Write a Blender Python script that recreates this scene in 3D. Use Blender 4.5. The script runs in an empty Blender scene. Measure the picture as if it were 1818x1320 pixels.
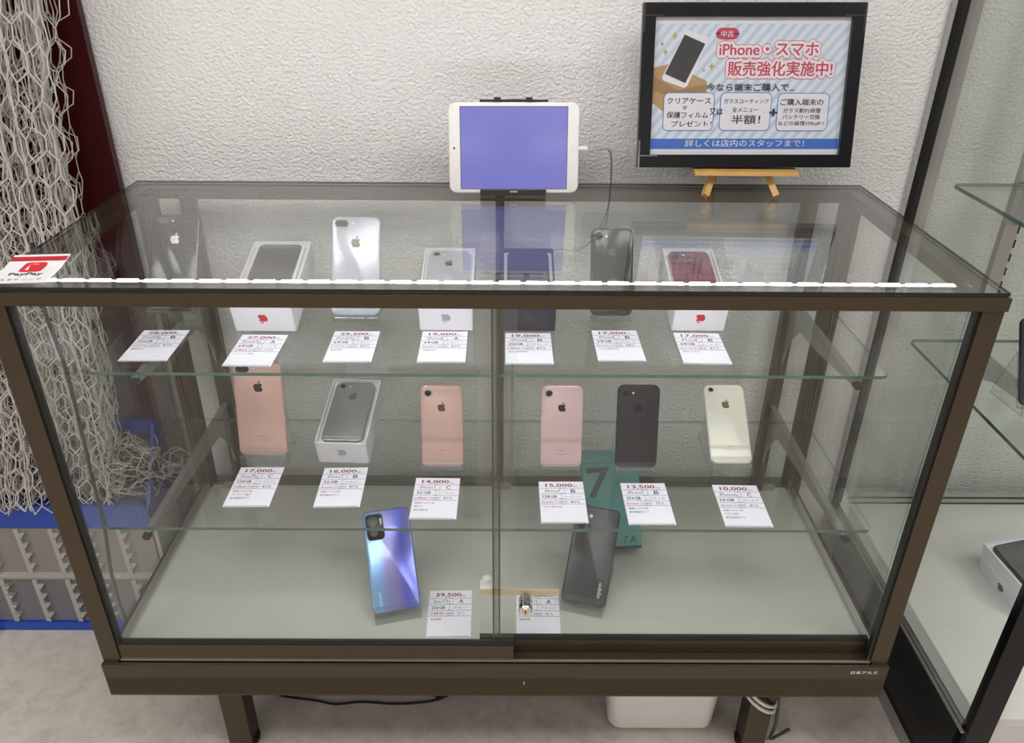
import bpy, bmesh, math, random
from mathutils import Matrix, Vector
random.seed(7)
sc = bpy.context.scene
COL = sc.collection
TOP = 0.93                      # height of the display case top above the floor
# ---------------------------------------------------------------- camera
def set_camera():
    pitch, yaw, roll = math.radians(28.818), math.radians(0.367), math.radians(0.48)
    fwd = Vector((math.sin(yaw)*math.cos(pitch), math.cos(yaw)*math.cos(pitch), -math.sin(pitch)))
    rt = Vector((math.cos(yaw), -math.sin(yaw), 0)); up = rt.cross(fwd)
    r = math.cos(roll)*rt + math.sin(roll)*up; u = -math.sin(roll)*rt + math.cos(roll)*up
    cd = bpy.data.cameras.new('camera'); co = bpy.data.objects.new('camera', cd); COL.objects.link(co)
    m = Matrix((r, u, -fwd)).transposed().to_4x4(); m.translation = Vector((0.0146, -0.8511, TOP+0.3611))
    co.matrix_world = m
    cd.sensor_width = 36; cd.lens = 1413.5/1818*36; cd.clip_start = 0.01
    sc.camera = co
set_camera()
# ---------------------------------------------------------------- world, exposure
w = bpy.data.worlds.new('world'); sc.world = w; w.use_nodes = True
w.node_tree.nodes['Background'].inputs[0].default_value = (0.9, 0.95, 1.0, 1)
w.node_tree.nodes['Background'].inputs[1].default_value = 0.15
sc.view_settings.view_transform = 'Standard'; sc.view_settings.look = 'None'
sc.view_settings.exposure = -0.22; sc.view_settings.gamma = 1.0; sc.view_settings.use_curve_mapping = False
sc.cycles.transparent_max_bounces = 48; sc.cycles.max_bounces = 10; sc.cycles.glossy_bounces = 6
sc.cycles.diffuse_bounces = 4; sc.cycles.caustics_reflective = False; sc.cycles.caustics_refractive = False
sc.cycles.sample_clamp_indirect = 4.0
LAMP_STRENGTH = 10.0            # ceiling light diffusers
LED_STRENGTH = 92.0              # LED strip inside the case
# ---------------------------------------------------------------- materials
MATS = {}
def mat(name, col=(0.8, 0.8, 0.8), rough=0.5, metal=0.0, coat=0.0, emit=0.0, noise=0.0, nscale=40.0, bump=0.0, bscale=200.0, spec=0.5, stretch=None):
    if name in MATS: return MATS[name]
    m = bpy.data.materials.new(name); m.use_nodes = True; nt = m.node_tree
    b = nt.nodes['Principled BSDF']
    b.inputs['Base Color'].default_value = (*col, 1); b.inputs['Roughness'].default_value = rough
    b.inputs['Metallic'].default_value = metal; b.inputs['Coat Weight'].default_value = coat
    b.inputs['Specular IOR Level'].default_value = spec
    if emit:
        b.inputs['Emission Color'].default_value = (*col, 1); b.inputs['Emission Strength'].default_value = emit
    if noise or bump:
        tc = nt.nodes.new('ShaderNodeTexCoord'); mp = nt.nodes.new('ShaderNodeMapping')
        nt.links.new(tc.outputs['Object'], mp.inputs[0])
        if stretch: mp.inputs['Scale'].default_value = stretch
    if noise:
        n = nt.nodes.new('ShaderNodeTexNoise'); n.inputs['Scale'].default_value = nscale; n.inputs['Detail'].default_value = 4
        nt.links.new(mp.outputs[0], n.inputs['Vector'])
        mx = nt.nodes.new('ShaderNodeMix'); mx.data_type = 'RGBA'
        mx.inputs[6].default_value = (*[c*(1-noise) for c in col], 1); mx.inputs[7].default_value = (*[min(1, c*(1+noise)) for c in col], 1)
        nt.links.new(n.outputs['Fac'], mx.inputs[0]); nt.links.new(mx.outputs[2], b.inputs['Base Color'])
    if bump:
        n2 = nt.nodes.new('ShaderNodeTexNoise'); n2.inputs['Scale'].default_value = bscale; n2.inputs['Detail'].default_value = 3
        nt.links.new(mp.outputs[0], n2.inputs['Vector'])
        bp = nt.nodes.new('ShaderNodeBump'); bp.inputs['Strength'].default_value = bump; bp.inputs['Distance'].default_value = 0.002
        nt.links.new(n2.outputs['Fac'], bp.inputs['Height']); nt.links.new(bp.outputs[0], b.inputs['Normal'])
    MATS[name] = m; return m
def glass(name, tint=(0.965, 0.98, 0.97), f0=0.04, rough=0.0, gain=1.0):
    """thin sheet glass: straight-through transmission plus Fresnel reflection"""
    if name in MATS: return MATS[name]
    m = bpy.data.materials.new(name); m.use_nodes = True; nt = m.node_tree
    for n in list(nt.nodes): nt.nodes.remove(n)
    N, L = nt.nodes.new, nt.links.new
    out = N('ShaderNodeOutputMaterial'); mix = N('ShaderNodeMixShader'); tr = N('ShaderNodeBsdfTransparent'); gl = N('ShaderNodeBsdfGlossy')
    tr.inputs[0].default_value = (*tint, 1); gl.inputs['Roughness'].default_value = rough
    gl.inputs['Color'].default_value = (1, 1, 1, 1)
    geo = N('ShaderNodeNewGeometry'); dot = N('ShaderNodeVectorMath'); dot.operation = 'DOT_PRODUCT'
    L(geo.outputs['Normal'], dot.inputs[0]); L(geo.outputs['Incoming'], dot.inputs[1])
    def M(op, a, b=None):
        x = N('ShaderNodeMath'); x.operation = op
        for i, v in enumerate((a, b)):
            if v is None: continue
            if isinstance(v, (int, float)): x.inputs[i].default_value = v
            else: L(v, x.inputs[i])
        return x.outputs[0]
    c = M('ABSOLUTE', dot.outputs['Value']); k = M('POWER', M('SUBTRACT', 1.0, c), 5.0)
    F = M('ADD', M('MULTIPLY', k, (1-f0)*gain), f0*gain)
    L(F, mix.inputs[0]); L(tr.outputs[0], mix.inputs[1]); L(gl.outputs[0], mix.inputs[2]); L(mix.outputs[0], out.inputs[0])
    MATS[name] = m; return m
def ramp_mat(name, stops, axis, scale, offset, rough, metal, coat=0.0, noise=0.0):
    m = bpy.data.materials.new(name); m.use_nodes = True; nt = m.node_tree; b = nt.nodes['Principled BSDF']
    tc = nt.nodes.new('ShaderNodeTexCoord'); sp = nt.nodes.new('ShaderNodeSeparateXYZ'); nt.links.new(tc.outputs['Object'], sp.inputs[0])
    ma = nt.nodes.new('ShaderNodeMath'); ma.operation = 'MULTIPLY_ADD'; ma.inputs[1].default_value = scale; ma.inputs[2].default_value = offset
    nt.links.new(sp.outputs[axis], ma.inputs[0])
    cr = nt.nodes.new('ShaderNodeValToRGB'); nt.links.new(ma.outputs[0], cr.inputs[0])
    e = cr.color_ramp.elements
    while len(e) < len(stops): e.new(0.5)
    for i, (p, c) in enumerate(stops): e[i].position = p; e[i].color = (*c, 1)
    nt.links.new(cr.outputs[0], b.inputs['Base Color'])
    b.inputs['Roughness'].default_value = rough; b.inputs['Metallic'].default_value = metal; b.inputs['Coat Weight'].default_value = coat
    MATS[name] = m; return m

def wall_material():
    m = mat('wallpaper', (0.79, 0.775, 0.765), 0.85)
    nt = m.node_tree; b = nt.nodes['Principled BSDF']; N, L = nt.nodes.new, nt.links.new
    tc = N('ShaderNodeTexCoord'); mp = N('ShaderNodeMapping'); mp.inputs['Scale'].default_value = (1, 1, 1.25); L(tc.outputs['Object'], mp.inputs[0])
    n1 = N('ShaderNodeTexNoise'); n1.inputs['Scale'].default_value = 150; n1.inputs['Detail'].default_value = 1.5; n1.inputs['Distortion'].default_value = 0.3
    L(mp.outputs[0], n1.inputs['Vector'])
    cr = N('ShaderNodeValToRGB'); cr.color_ramp.elements[0].position = 0.30; cr.color_ramp.elements[1].position = 0.70; L(n1.outputs['Fac'], cr.inputs[0])
    bp = N('ShaderNodeBump'); bp.inputs['Strength'].default_value = 0.6; bp.inputs['Distance'].default_value = 0.003
    L(cr.outputs[0], bp.inputs['Height']); L(bp.outputs[0], b.inputs['Normal'])
    return m
def floor_material():
    m = mat('vinyl_floor', (0.42, 0.37, 0.32), 0.42)
    nt = m.node_tree; b = nt.nodes['Principled BSDF']; N, L = nt.nodes.new, nt.links.new
    tc = N('ShaderNodeTexCoord')
    n1 = N('ShaderNodeTexNoise'); n1.inputs['Scale'].default_value = 26; n1.inputs['Detail'].default_value = 9; n1.inputs['Roughness'].default_value = 0.7; n1.inputs['Distortion'].default_value = 0.6
    L(tc.outputs['Object'], n1.inputs['Vector'])
    cr = N('ShaderNodeValToRGB'); e = cr.color_ramp.elements
    e[0].position = 0.28; e[0].color = (0.43, 0.385, 0.34, 1); e[1].position = 0.74; e[1].color = (0.66, 0.605, 0.55, 1)
    k = e.new(0.5); k.color = (0.57, 0.515, 0.46, 1)
    L(n1.outputs['Fac'], cr.inputs[0]); L(cr.outputs[0], b.inputs['Base Color'])
    return m
M_wall = wall_material(); M_floor = floor_material()
M_ceil = mat('ceiling_board', (0.82, 0.81, 0.79), 0.9, noise=0.03, nscale=60)
M_bronze = mat('bronze_aluminium', (0.092, 0.072, 0.047), 0.38, 0.75, noise=0.08, nscale=30, stretch=(0.3, 8, 8))
M_rail = M_bronze
M_gasket = mat('black_rubber_gasket', (0.012, 0.012, 0.011), 0.45)
M_groove = M_bronze
M_alu = mat('silver_aluminium', (0.55, 0.55, 0.54), 0.3, 0.9)
M_chrome = mat('chrome', (0.82, 0.82, 0.82), 0.08, 1.0)
M_glass = glass('sheet_glass', (0.982, 0.988, 0.982), 0.03)
M_topglass = glass('top_sheet_glass', (0.978, 0.986, 0.980), 0.045)
M_shelfglass = glass('shelf_glass', (0.975, 0.986, 0.978))
M_edge = mat('green_glass_edge', (0.07, 0.15, 0.115), 0.15, 0.0, coat=0.5)
M_sideedge = glass('polished_glass_edge', (0.70, 0.77, 0.73), 0.06, 0.05)
M_acryl = glass('clear_acrylic', (0.955, 0.965, 0.965), 0.05, 0.03)
M_acryl_edge = glass('acrylic_edge', (0.72, 0.76, 0.76), 0.12, 0.12)
M_mint = mat('pale_mint_laminate', (0.49, 0.505, 0.45), 0.2, noise=0.05, nscale=7, coat=0.3)
M_upright = M_bronze
M_bracket = mat('shelf_bracket_metal', (0.30, 0.29, 0.275), 0.4, 0.6)
M_white = mat('white_card', (0.86, 0.86, 0.89), 0.55)
M_paper = mat('price_card_paper', (0.85, 0.85, 0.93), 0.35, noise=0.02, nscale=12)
M_ink = mat('black_ink', (0.03, 0.028, 0.035), 0.6)
M_inkgrey = mat('grey_ink', (0.22, 0.20, 0.23), 0.6)
M_inkred = mat('red_ink', (0.55, 0.03, 0.06), 0.6)
M_pricered = mat('dark_red_price_ink', (0.22, 0.03, 0.035), 0.6)
M_inknavy = mat('navy_ink', (0.03, 0.035, 0.14), 0.6)
M_led = mat('led_white', (0.92, 0.95, 1.0), 0.4, emit=LED_STRENGTH)
M_lamp = mat('lamp_diffuser', (1.0, 0.98, 0.955), 0.4, emit=LAMP_STRENGTH)
M_black = mat('black_plastic', (0.012, 0.012, 0.013), 0.35)
M_blackgloss = mat('black_gloss', (0.006, 0.006, 0.007), 0.12, spec=0.22)
M_net = mat('white_net_cord', (0.52, 0.485, 0.45), 0.8, noise=0.12, nscale=60)
M_red = mat('dark_red_board', (0.042, 0.0035, 0.005), 0.25, noise=0.15, nscale=5, spec=0.25)
M_blue = mat('blue_plastic', (0.015, 0.065, 0.42), 0.4)
def milky_clear(name, col, fac):
    m = bpy.data.materials.new(name); m.use_nodes = True; nt = m.node_tree; b = nt.nodes['Principled BSDF']; out = nt.nodes['Material Output']
    b.inputs['Base Color'].default_value = (*col, 1); b.inputs['Roughness'].default_value = 0.3
    tr = nt.nodes.new('ShaderNodeBsdfTransparent'); mx = nt.nodes.new('ShaderNodeMixShader'); mx.inputs[0].default_value = fac
    nt.links.new(tr.outputs[0], mx.inputs[1]); nt.links.new(b.outputs[0], mx.inputs[2]); nt.links.new(mx.outputs[0], out.inputs[0]); MATS[name] = m; return m
M_clearplastic = milky_clear('clear_drawer_plastic', (0.34, 0.33, 0.31), 0.35)
M_clearbody = milky_clear('clear_drawer_upper', (0.36, 0.34, 0.31), 0.6)
M_milky = mat('milky_plastic', (0.40, 0.38, 0.36), 0.35)
M_wood = mat('pale_pine', (0.62, 0.37, 0.12), 0.5, noise=0.18, nscale=35, stretch=(1, 1, 0.15))
M_whiteplastic = mat('white_plastic', (0.82, 0.79, 0.77), 0.35)

# ---------------------------------------------------------------- mesh builder
class MB:
    def __init__(s): s.v = []; s.f = []; s.mi = []
    def add(s, verts, faces, mi=0, mtx=None):
        o = len(s.v)
        for p in verts: s.v.append(tuple(mtx @ Vector(p)) if mtx is not None else tuple(p))
        for f in faces: s.f.append(tuple(i+o for i in f)); s.mi.append(mi)
        return s
    def box(s, x0, x1, y0, y1, z0, z1, mi=0, mtx=None):
        vs = [(x, y, z) for z in (z0, z1) for y in (y0, y1) for x in (x0, x1)]
        return s.add(vs, [(0, 2, 3, 1), (4, 5, 7, 6), (0, 1, 5, 4), (2, 6, 7, 3), (0, 4, 6, 2), (1, 3, 7, 5)], mi, mtx)
    def tube(s, pts, r, n=8, mi=0, cap=True, radii=None):
        pts = [Vector(p) for p in pts]; prev = None; rings = []
        for i, p in enumerate(pts):
            t = (pts[min(i+1, len(pts)-1)] - pts[max(i-1, 0)]).normalized()
            if prev is None:
                a = Vector((0, 0, 1)) if abs(t.z) < 0.9 else Vector((1, 0, 0)); u = t.cross(a).normalized()
            else: u = (prev - t*prev.dot(t)).normalized()
            prev = u; v = t.cross(u); rr = radii[i] if radii else r
            rings.append([p + (u*math.cos(2*math.pi*k/n) + v*math.sin(2*math.pi*k/n))*rr for k in range(n)])
        vs = [q for R in rings for q in R]; fs = []
        for i in range(len(rings)-1):
            for k in range(n): fs.append((i*n+k, i*n+(k+1) % n, (i+1)*n+(k+1) % n, (i+1)*n+k))
        if cap: fs.append(tuple(range(n-1, -1, -1))); fs.append(tuple((len(rings)-1)*n+k for k in range(n)))
        return s.add(vs, fs, mi)
    def prism(s, poly, axis, a, b, mi=0, mtx=None):
        """poly: 2D points; axis 'x': (y,z) extruded in x, 'y': (x,z) extruded in y, 'z': (x,y) extruded in z"""
        def P(q, t): return {'x': (t, q[0], q[1]), 'y': (q[0], t, q[1]), 'z': (q[0], q[1], t)}[axis]
        n = len(poly); vs = [P(q, a) for q in poly] + [P(q, b) for q in poly]
        fs = [tuple(range(n-1, -1, -1)), tuple(range(n, 2*n))] + [(i, (i+1) % n, n+(i+1) % n, n+i) for i in range(n)]
        return s.add(vs, fs, mi, mtx)
    def rings(s, outlines, mi=0, mtx=None, cap0=True, cap1=True):
        n = len(outlines[0]); vs = [q for o in outlines for q in o]; fs = []
        for i in range(len(outlines)-1):
            for k in range(n): fs.append((i*n+k, i*n+(k+1) % n, (i+1)*n+(k+1) % n, (i+1)*n+k))
        if cap0: fs.append(tuple(range(n-1, -1, -1)))
        if cap1: fs.append(tuple((len(outlines)-1)*n+k for k in range(n)))
        return s.add(vs, fs, mi, mtx)
    def slab(s, w, h, t, r, e=0.001, seg=6, cz=0.0, mi=0, mtx=None, y0=0.0):
        """rounded slab standing in x/z: width w, height h (z 0..h + cz), thickness t from y0 to y0-t, edge rounding e"""
        prof = [(e, y0), (e*0.3, y0-e*0.3), (0, y0-e), (0, y0-t+e), (e*0.3, y0-t+e*0.3), (e, y0-t)]
        outs = [[(x, y, z+h/2+cz) for x, z in rrect(w-2*i, h-2*i, max(r-i, 1e-4), seg)] for i, y in prof]
        return s.rings(outs, mi, mtx)
    def build(s, name, mats, parent=None, smooth=None, loc=None):
        me = bpy.data.meshes.new(name); me.from_pydata(s.v, [], s.f)
        for m in (mats if isinstance(mats, (list, tuple)) else [mats]): me.materials.append(m)
        if any(s.mi): me.polygons.foreach_set('material_index', s.mi)
        bm = bmesh.new(); bm.from_mesh(me); bmesh.ops.recalc_face_normals(bm, faces=bm.faces); bm.to_mesh(me); bm.free()
        if smooth:
            me.shade_smooth(); me.set_sharp_from_angle(angle=math.radians(smooth))
        me.update()
        o = bpy.data.objects.new(name, me); COL.objects.link(o)
        if parent is not None: o.parent = parent
        if loc is not None: o.location = loc
        return o
def rrect(w, h, r, seg=6):
    pts = []
    for cx, cy, a0 in ((w/2-r, h/2-r, 0), (-w/2+r, h/2-r, 90), (-w/2+r, -h/2+r, 180), (w/2-r, -h/2+r, 270)):
        for k in range(seg+1):
            a = math.radians(a0+90*k/seg); pts.append((cx+r*math.cos(a), cy+r*math.sin(a)))
    return pts
def circle(cx, cy, r, n=16): return [(cx+r*math.cos(2*math.pi*k/n), cy+r*math.sin(2*math.pi*k/n)) for k in range(n)]
def empty(name, loc=(0, 0, 0), mtx=None):
    o = bpy.data.objects.new(name, None); COL.objects.link(o); o.empty_display_size = 0.02
    if mtx is not None: o.matrix_world = mtx
    else: o.location = loc
    return o
def tag(o, label, cat, group=None):
    o['label'] = label; o['category'] = cat
    if group: o['group'] = group
    return o
def struct(o): o['kind'] = 'structure'; return o
def spline(pts, n=10):
    P = [Vector(p) for p in pts]; P = [P[0]*2-P[1]] + P + [P[-1]*2-P[-2]]; out = []
    for i in range(1, len(P)-2):
        for k in range(n):
            t = k/n; a, b, c, d = P[i-1:i+3]
            out.append(0.5*((2*b)+(c-a)*t+(2*a-5*b+4*c-d)*t*t+(3*b-a-3*c+d)*t**3))
    out.append(P[-2]); return out

# ---------------------------------------------------------------- flat print: lettering and emblem
TXT = {}
def text_geo(s, off=0.0, res=3):
    k = (s, off, res)
    if k not in TXT:
        cu = bpy.data.curves.new('lettering', 'FONT'); cu.body = s; cu.resolution_u = res; cu.offset = off; cu.fill_mode = 'FRONT'
        ob = bpy.data.objects.new('lettering', cu); COL.objects.link(ob)
        bpy.context.view_layer.update()
        dg = bpy.context.evaluated_depsgraph_get(); me = ob.evaluated_get(dg).to_mesh()
        vs = [(v.co.x, v.co.y) for v in me.vertices]; fs = [tuple(p.vertices) for p in me.polygons]
        ob.evaluated_get(dg).to_mesh_clear(); bpy.data.objects.remove(ob); bpy.data.curves.remove(cu)
        xs = [v[0] for v in vs] or [0, 1]; ys = [v[1] for v in vs] or [0, 1]
        TXT[k] = (vs, fs, (min(xs)+off, max(xs)-off, min(ys)+off, max(ys)-off))
    return TXT[k]
def put_text(mb, s, x0, x1, y0, y1, fn, mi=0, off=0.0, res=3, keep=False):
    """fit the lettering s into the rectangle x0..x1, y0..y1 of a plane; fn maps plane (a,b) to 3D"""
    vs, fs, (a0, a1, b0, b1) = text_geo(s, 0.0, res)
    sx = (x1-x0)/max(a1-a0, 1e-6); sy = (y1-y0)/max(b1-b0, 1e-6)
    if keep: sx = min(sx, sy); sy = sx; x0 = (x0+x1-(a1-a0)*sx)/2
    g = off*sy*0.8; sh = [(0, 0)] if g == 0 else [(g, 0), (-g, 0), (0, g*0.6), (0, -g*0.6)]
    o_ = Vector(fn(0, 0)); nr = (Vector(fn(0.001, 0))-o_).cross(Vector(fn(0, 0.001))-o_).normalized()
    for i, (dx, dy) in enumerate(sh): mb.add([tuple(Vector(fn(x0+(x-a0)*sx+dx, y0+(y-b0)*sy+dy))+nr*(0.00004*i)) for x, y in vs], fs, mi)
APPLE = ("12.152 6.896 -.948 0 -2.415 -1.078 -3.96 -1.04 -2.04 .027 -3.91 1.183 -4.961 3.014 -2.117 3.675 -.546 9.103 1.519 12.09 1.013 1.454 2.208 3.09 3.792 3.039 "
         "1.52 -.065 2.09 -.987 3.935 -.987 1.831 0 2.35 .987 3.96 .948 1.637 -.026 2.676 -1.48 3.676 -2.948 1.156 -1.688 1.636 -3.325 1.662 -3.415 "
         "-.039 -.013 -3.182 -1.221 -3.22 -4.857 -.026 -3.04 2.48 -4.494 2.597 -4.559 -1.429 -2.09 -3.623 -2.324 -4.39 -2.376 -2 -.156 -3.675 1.09 -4.61 1.09")
LEAF = "15.53 3.83 .843 -1.012 1.4 -2.427 1.245 -3.83 -1.207 .052 -2.662 .805 -3.532 1.818 -.78 .896 -1.454 2.338 -1.273 3.714 1.338 .104 2.715 -.688 3.559 -1.701"
def bez(path, n=5):
    v = [float(t) for t in path.split()]; x, y = v[0], v[1]; out = []
    for i in range(2, len(v)-5, 6):
        c = v[i:i+6]; p = [(x, y), (x+c[0], y+c[1]), (x+c[2], y+c[3]), (x+c[4], y+c[5])]
        for k in range(n):
            t = k/n; q = 1-t
            out.append(tuple(q**3*p[0][j]+3*q*q*t*p[1][j]+3*q*t*t*p[2][j]+t**3*p[3][j] for j in (0, 1)))
        x, y = p[3]
    return [((a-12)/24, (12-b)/24) for a, b in out]
AP, LF = bez(APPLE), bez(LEAF)
def put_emblem(mb, cx, cy, size, fn, mi=0, flip=False):
    s = -size if flip else size
    for poly in (AP, LF): mb.add([fn(cx+a*s, cy+b*s) for a, b in poly], [tuple(range(len(poly)))], mi)

# ================================================================= THE SETTING
mb = MB(); mb.box(-3.2, 3.2, -8.4, 0.9, -0.05, 0.0); struct(mb.build('floor', M_floor))
mb = MB(); mb.box(-3.2, 3.2, -8.4, 0.9, 2.5, 2.56); struct(mb.build('ceiling', M_ceil))
M_shop = mat('shop_wall', (0.36, 0.355, 0.35), 0.8, noise=0.2, nscale=3)
# back wall with a rounded outer corner on the right and a shallow recess behind the tall case
prof = [(-3.2, 0.50), (0.685, 0.50)] + [(0.685+0.02*math.sin(math.radians(a)), 0.52-0.02*math.cos(math.radians(a))) for a in (15, 30, 45, 60, 75, 90)] + [(0.705, 0.56), (3.2, 0.56), (3.2, 0.7), (-3.2, 0.7)]
mb = MB(); mb.prism(prof, 'z', 0.0, 2.5); struct(mb.build('wall_back', M_wall, smooth=30))
mb = MB(); mb.box(-3.3, -3.2, -8.4, 0.7, 0, 2.5); struct(mb.build('wall_left', M_shop))
mb = MB(); mb.box(3.2, 3.3, -8.4, 0.7, 0, 2.5); struct(mb.build('wall_right', M_shop))
mb = MB(); mb.box(-3.2, 3.2, -8.5, -8.4, 0, 2.5); struct(mb.build('wall_front', M_shop))
# ceiling lights of the shop (outside the frame, seen in reflections)
for i, (x, y) in enumerate([(-1.5, -0.9), (0.0, -0.9), (1.5, -0.9), (-1.6, -4.7), (0.2, -4.7), (0.95, -7.0), (-0.9, -7.0), (-2.5, -2.8), (2.4, -1.9)]):
    t = empty('ceiling_light_offscreen', (x, y, 2.5))
    mb = MB(); mb.box(-0.62, 0.62, -0.30, 0.30, -0.03, 0.0); mb.build('housing', M_whiteplastic, t)
    mb = MB(); mb.box(-0.6, 0.6, -0.28, 0.28, -0.045, -0.03); mb.build('diffuser_offscreen', M_lamp, t)
    tag(t, 'long white ceiling light with glowing diffuser above the shop floor', 'light', 'ceiling lights of the shop')

# ================================================================= THE BRONZE DISPLAY CASE
case = empty('display_case', (0, 0, 0))
tag(case, 'bronze aluminium glass display case with sliding doors and two glass shelves', 'display case')
def Z(z): return TOP+z
def part(name, boxes, m, parent=None, smooth=None):
    mb = MB()
    for b in boxes: mb.box(*b)
    return mb.build(name, m, parent or case, smooth)
# base with ribbed lower face
base = part('base', [(-0.600, 0.600, 0.0, 0.455, Z(-0.683), Z(-0.618))], M_bronze)
part('base_front', [(-0.600, 0.600, -0.006, 0.0, Z(-0.683), Z(-0.6165))], M_bronze)
mb = MB()
for k in range(11): mb.box(-0.599, 0.599, -0.0066, -0.0055, Z(-0.680+k*0.0034), Z(-0.6782+k*0.0034))
mb.build('front_ribs', M_bronze, case)
part('door_track', [(-0.575, 0.575, 0.0, 0.045, Z(-0.618), Z(-0.614))], M_groove)
part('track_lip', [(-0.575, 0.575, 0.0, 0.003, Z(-0.6165), Z(-0.611))], M_alu)
mb = MB()
def FY(y): return lambda a, b: (a, y, b)
put_text(mb, '日本アルミ', 0.543, 0.583, Z(-0.6305), Z(-0.6235), FY(-0.0066), res=2, off=0.03)
mb.build('maker_lettering', M_white, case)
mb = MB(); mb.box(0.0415, 0.0435, -0.0079, -0.0074, Z(-0.655), Z(-0.648)); mb.build('scratch_mark', M_alu, case)
# posts
for sx in (-1, 1):
    def bx(a, b): return (min(sx*a, sx*b), max(sx*a, sx*b))
    a = bx(0.572, 0.598); p = part('front_post', [(*a, 0.0, 0.014, Z(-0.6165), Z(-0.02))], M_bronze)
    g = bx(0.567, 0.573); part('rubber_gasket', [(*g, 0.003, 0.013, Z(-0.612), Z(-0.021))], M_gasket, p)
    a = bx(0.570, 0.598)
    mb = MB(); mb.box(*a, 0.425, 0.455, Z(-0.6165), Z(-0.02))
    for k in range(4): mb.box(min(sx*(0.5725+k*0.0065), sx*(0.5755+k*0.0065)), max(sx*(0.5725+k*0.0065), sx*(0.5755+k*0.0065)), 0.4235, 0.426, Z(-0.605), Z(-0.03))
    mb.build('back_post', M_upright, case)
    # slotted shelf upright
    a = bx(0.497, 0.521)
    mb = MB(); mb.box(*a, 0.418, 0.434, Z(-0.606), Z(-0.02)); u = mb.build('shelf_upright', M_upright, case)
    mb = MB(); c = sx*0.509
    mb.box(c-0.002, c+0.002, 0.4172, 0.4185, Z(-0.60), Z(-0.03)); mb.build('slot_channel', M_groove, u)
    part('floor_rail', [(*bx(0.573, 0.583), 0.03, 0.425, Z(-0.6165), Z(-0.598))], M_alu)
    # side glass
    mb = MB(); mb.box(*bx(0.583, 0.588), 0.013, 0.425, Z(-0.6165), Z(-0.02)); mb.build('side_glass', M_glass, case)
# top rails
part('top_front_rail', [(-0.600, 0.600, -0.003, 0.03, Z(-0.0225), Z(-0.006))], M_bronze)
part('top_back_rail', [(-0.600, 0.600, 0.425, 0.457, Z(-0.0225), Z(-0.006))], M_bronze)
for sx in (-1, 1):
    part('top_side_rail', [(min(sx*0.570, sx*0.600), max(sx*0.570, sx*0.600), 0.03, 0.425, Z(-0.0225), Z(-0.006))], M_bronze)
mb = MB(); mb.box(-0.598, 0.598, 0.0, 0.453, Z(-0.004), Z(0.0))
tg = mb.build('top_glass', [M_topglass, M_gasket], case)
for p in tg.data.polygons:
    if abs(p.normal.z) < 0.5: p.material_index = 1
M_top = M_bronze
part('rail_top_face', [(-0.597, 0.597, 0.001, 0.030, Z(-0.0061), Z(-0.0048))], M_top)
part('rail_top_face', [(-0.597, 0.597, 0.425, 0.452, Z(-0.0061), Z(-0.0048))], M_bronze)
for sx in (-1, 1): part('rail_top_face', [(min(sx*0.570, sx*0.597), max(sx*0.570, sx*0.597), 0.030, 0.425, Z(-0.0061), Z(-0.0048))], M_top)
# LED strip under the front rail
strip = part('led_strip', [(-0.56, 0.56, 0.030, 0.0505, Z(-0.0135), Z(-0.0105))], M_white)
chip = MB(); chip.box(-0.0125, 0.0125, -0.0026, 0.0026, -0.0032, 0.0028); ch0 = None
for k in range(34):
    x = -0.5445+k*0.033
    if ch0 is None: ch0 = chip.build('led_chip', M_led, strip); o = ch0
    else: o = ch0.copy(); COL.objects.link(o); o.parent = strip
    o.location = (x, 0.0465, Z(-0.0115))
# case floor
part('floor_panel', [(-0.573, 0.573, 0.03, 0.430, Z(-0.6165), Z(-0.605))], M_mint)
part('back_bottom_rail', [(-0.572, 0.572, 0.430, 0.452, Z(-0.6165), Z(-0.596))], M_upright)
mb = MB(); mb.box(-0.572, 0.572, 0.438, 0.442, Z(-0.597), Z(-0.02)); mb.build('back_glass', M_glass, case)
for x in (0.006, 0.53, -0.53):
    mb = MB(); mb.rings([[(x+a, 0.425+b, Z(z)) for a, b in rrect(w_, 0.012, 0.005, 4)] for w_, z in ((0.034, -0.605), (0.036, -0.600), (0.032, -0.596))]); mb.build('floor_bumper', M_bracket, case, smooth=40)
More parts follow.
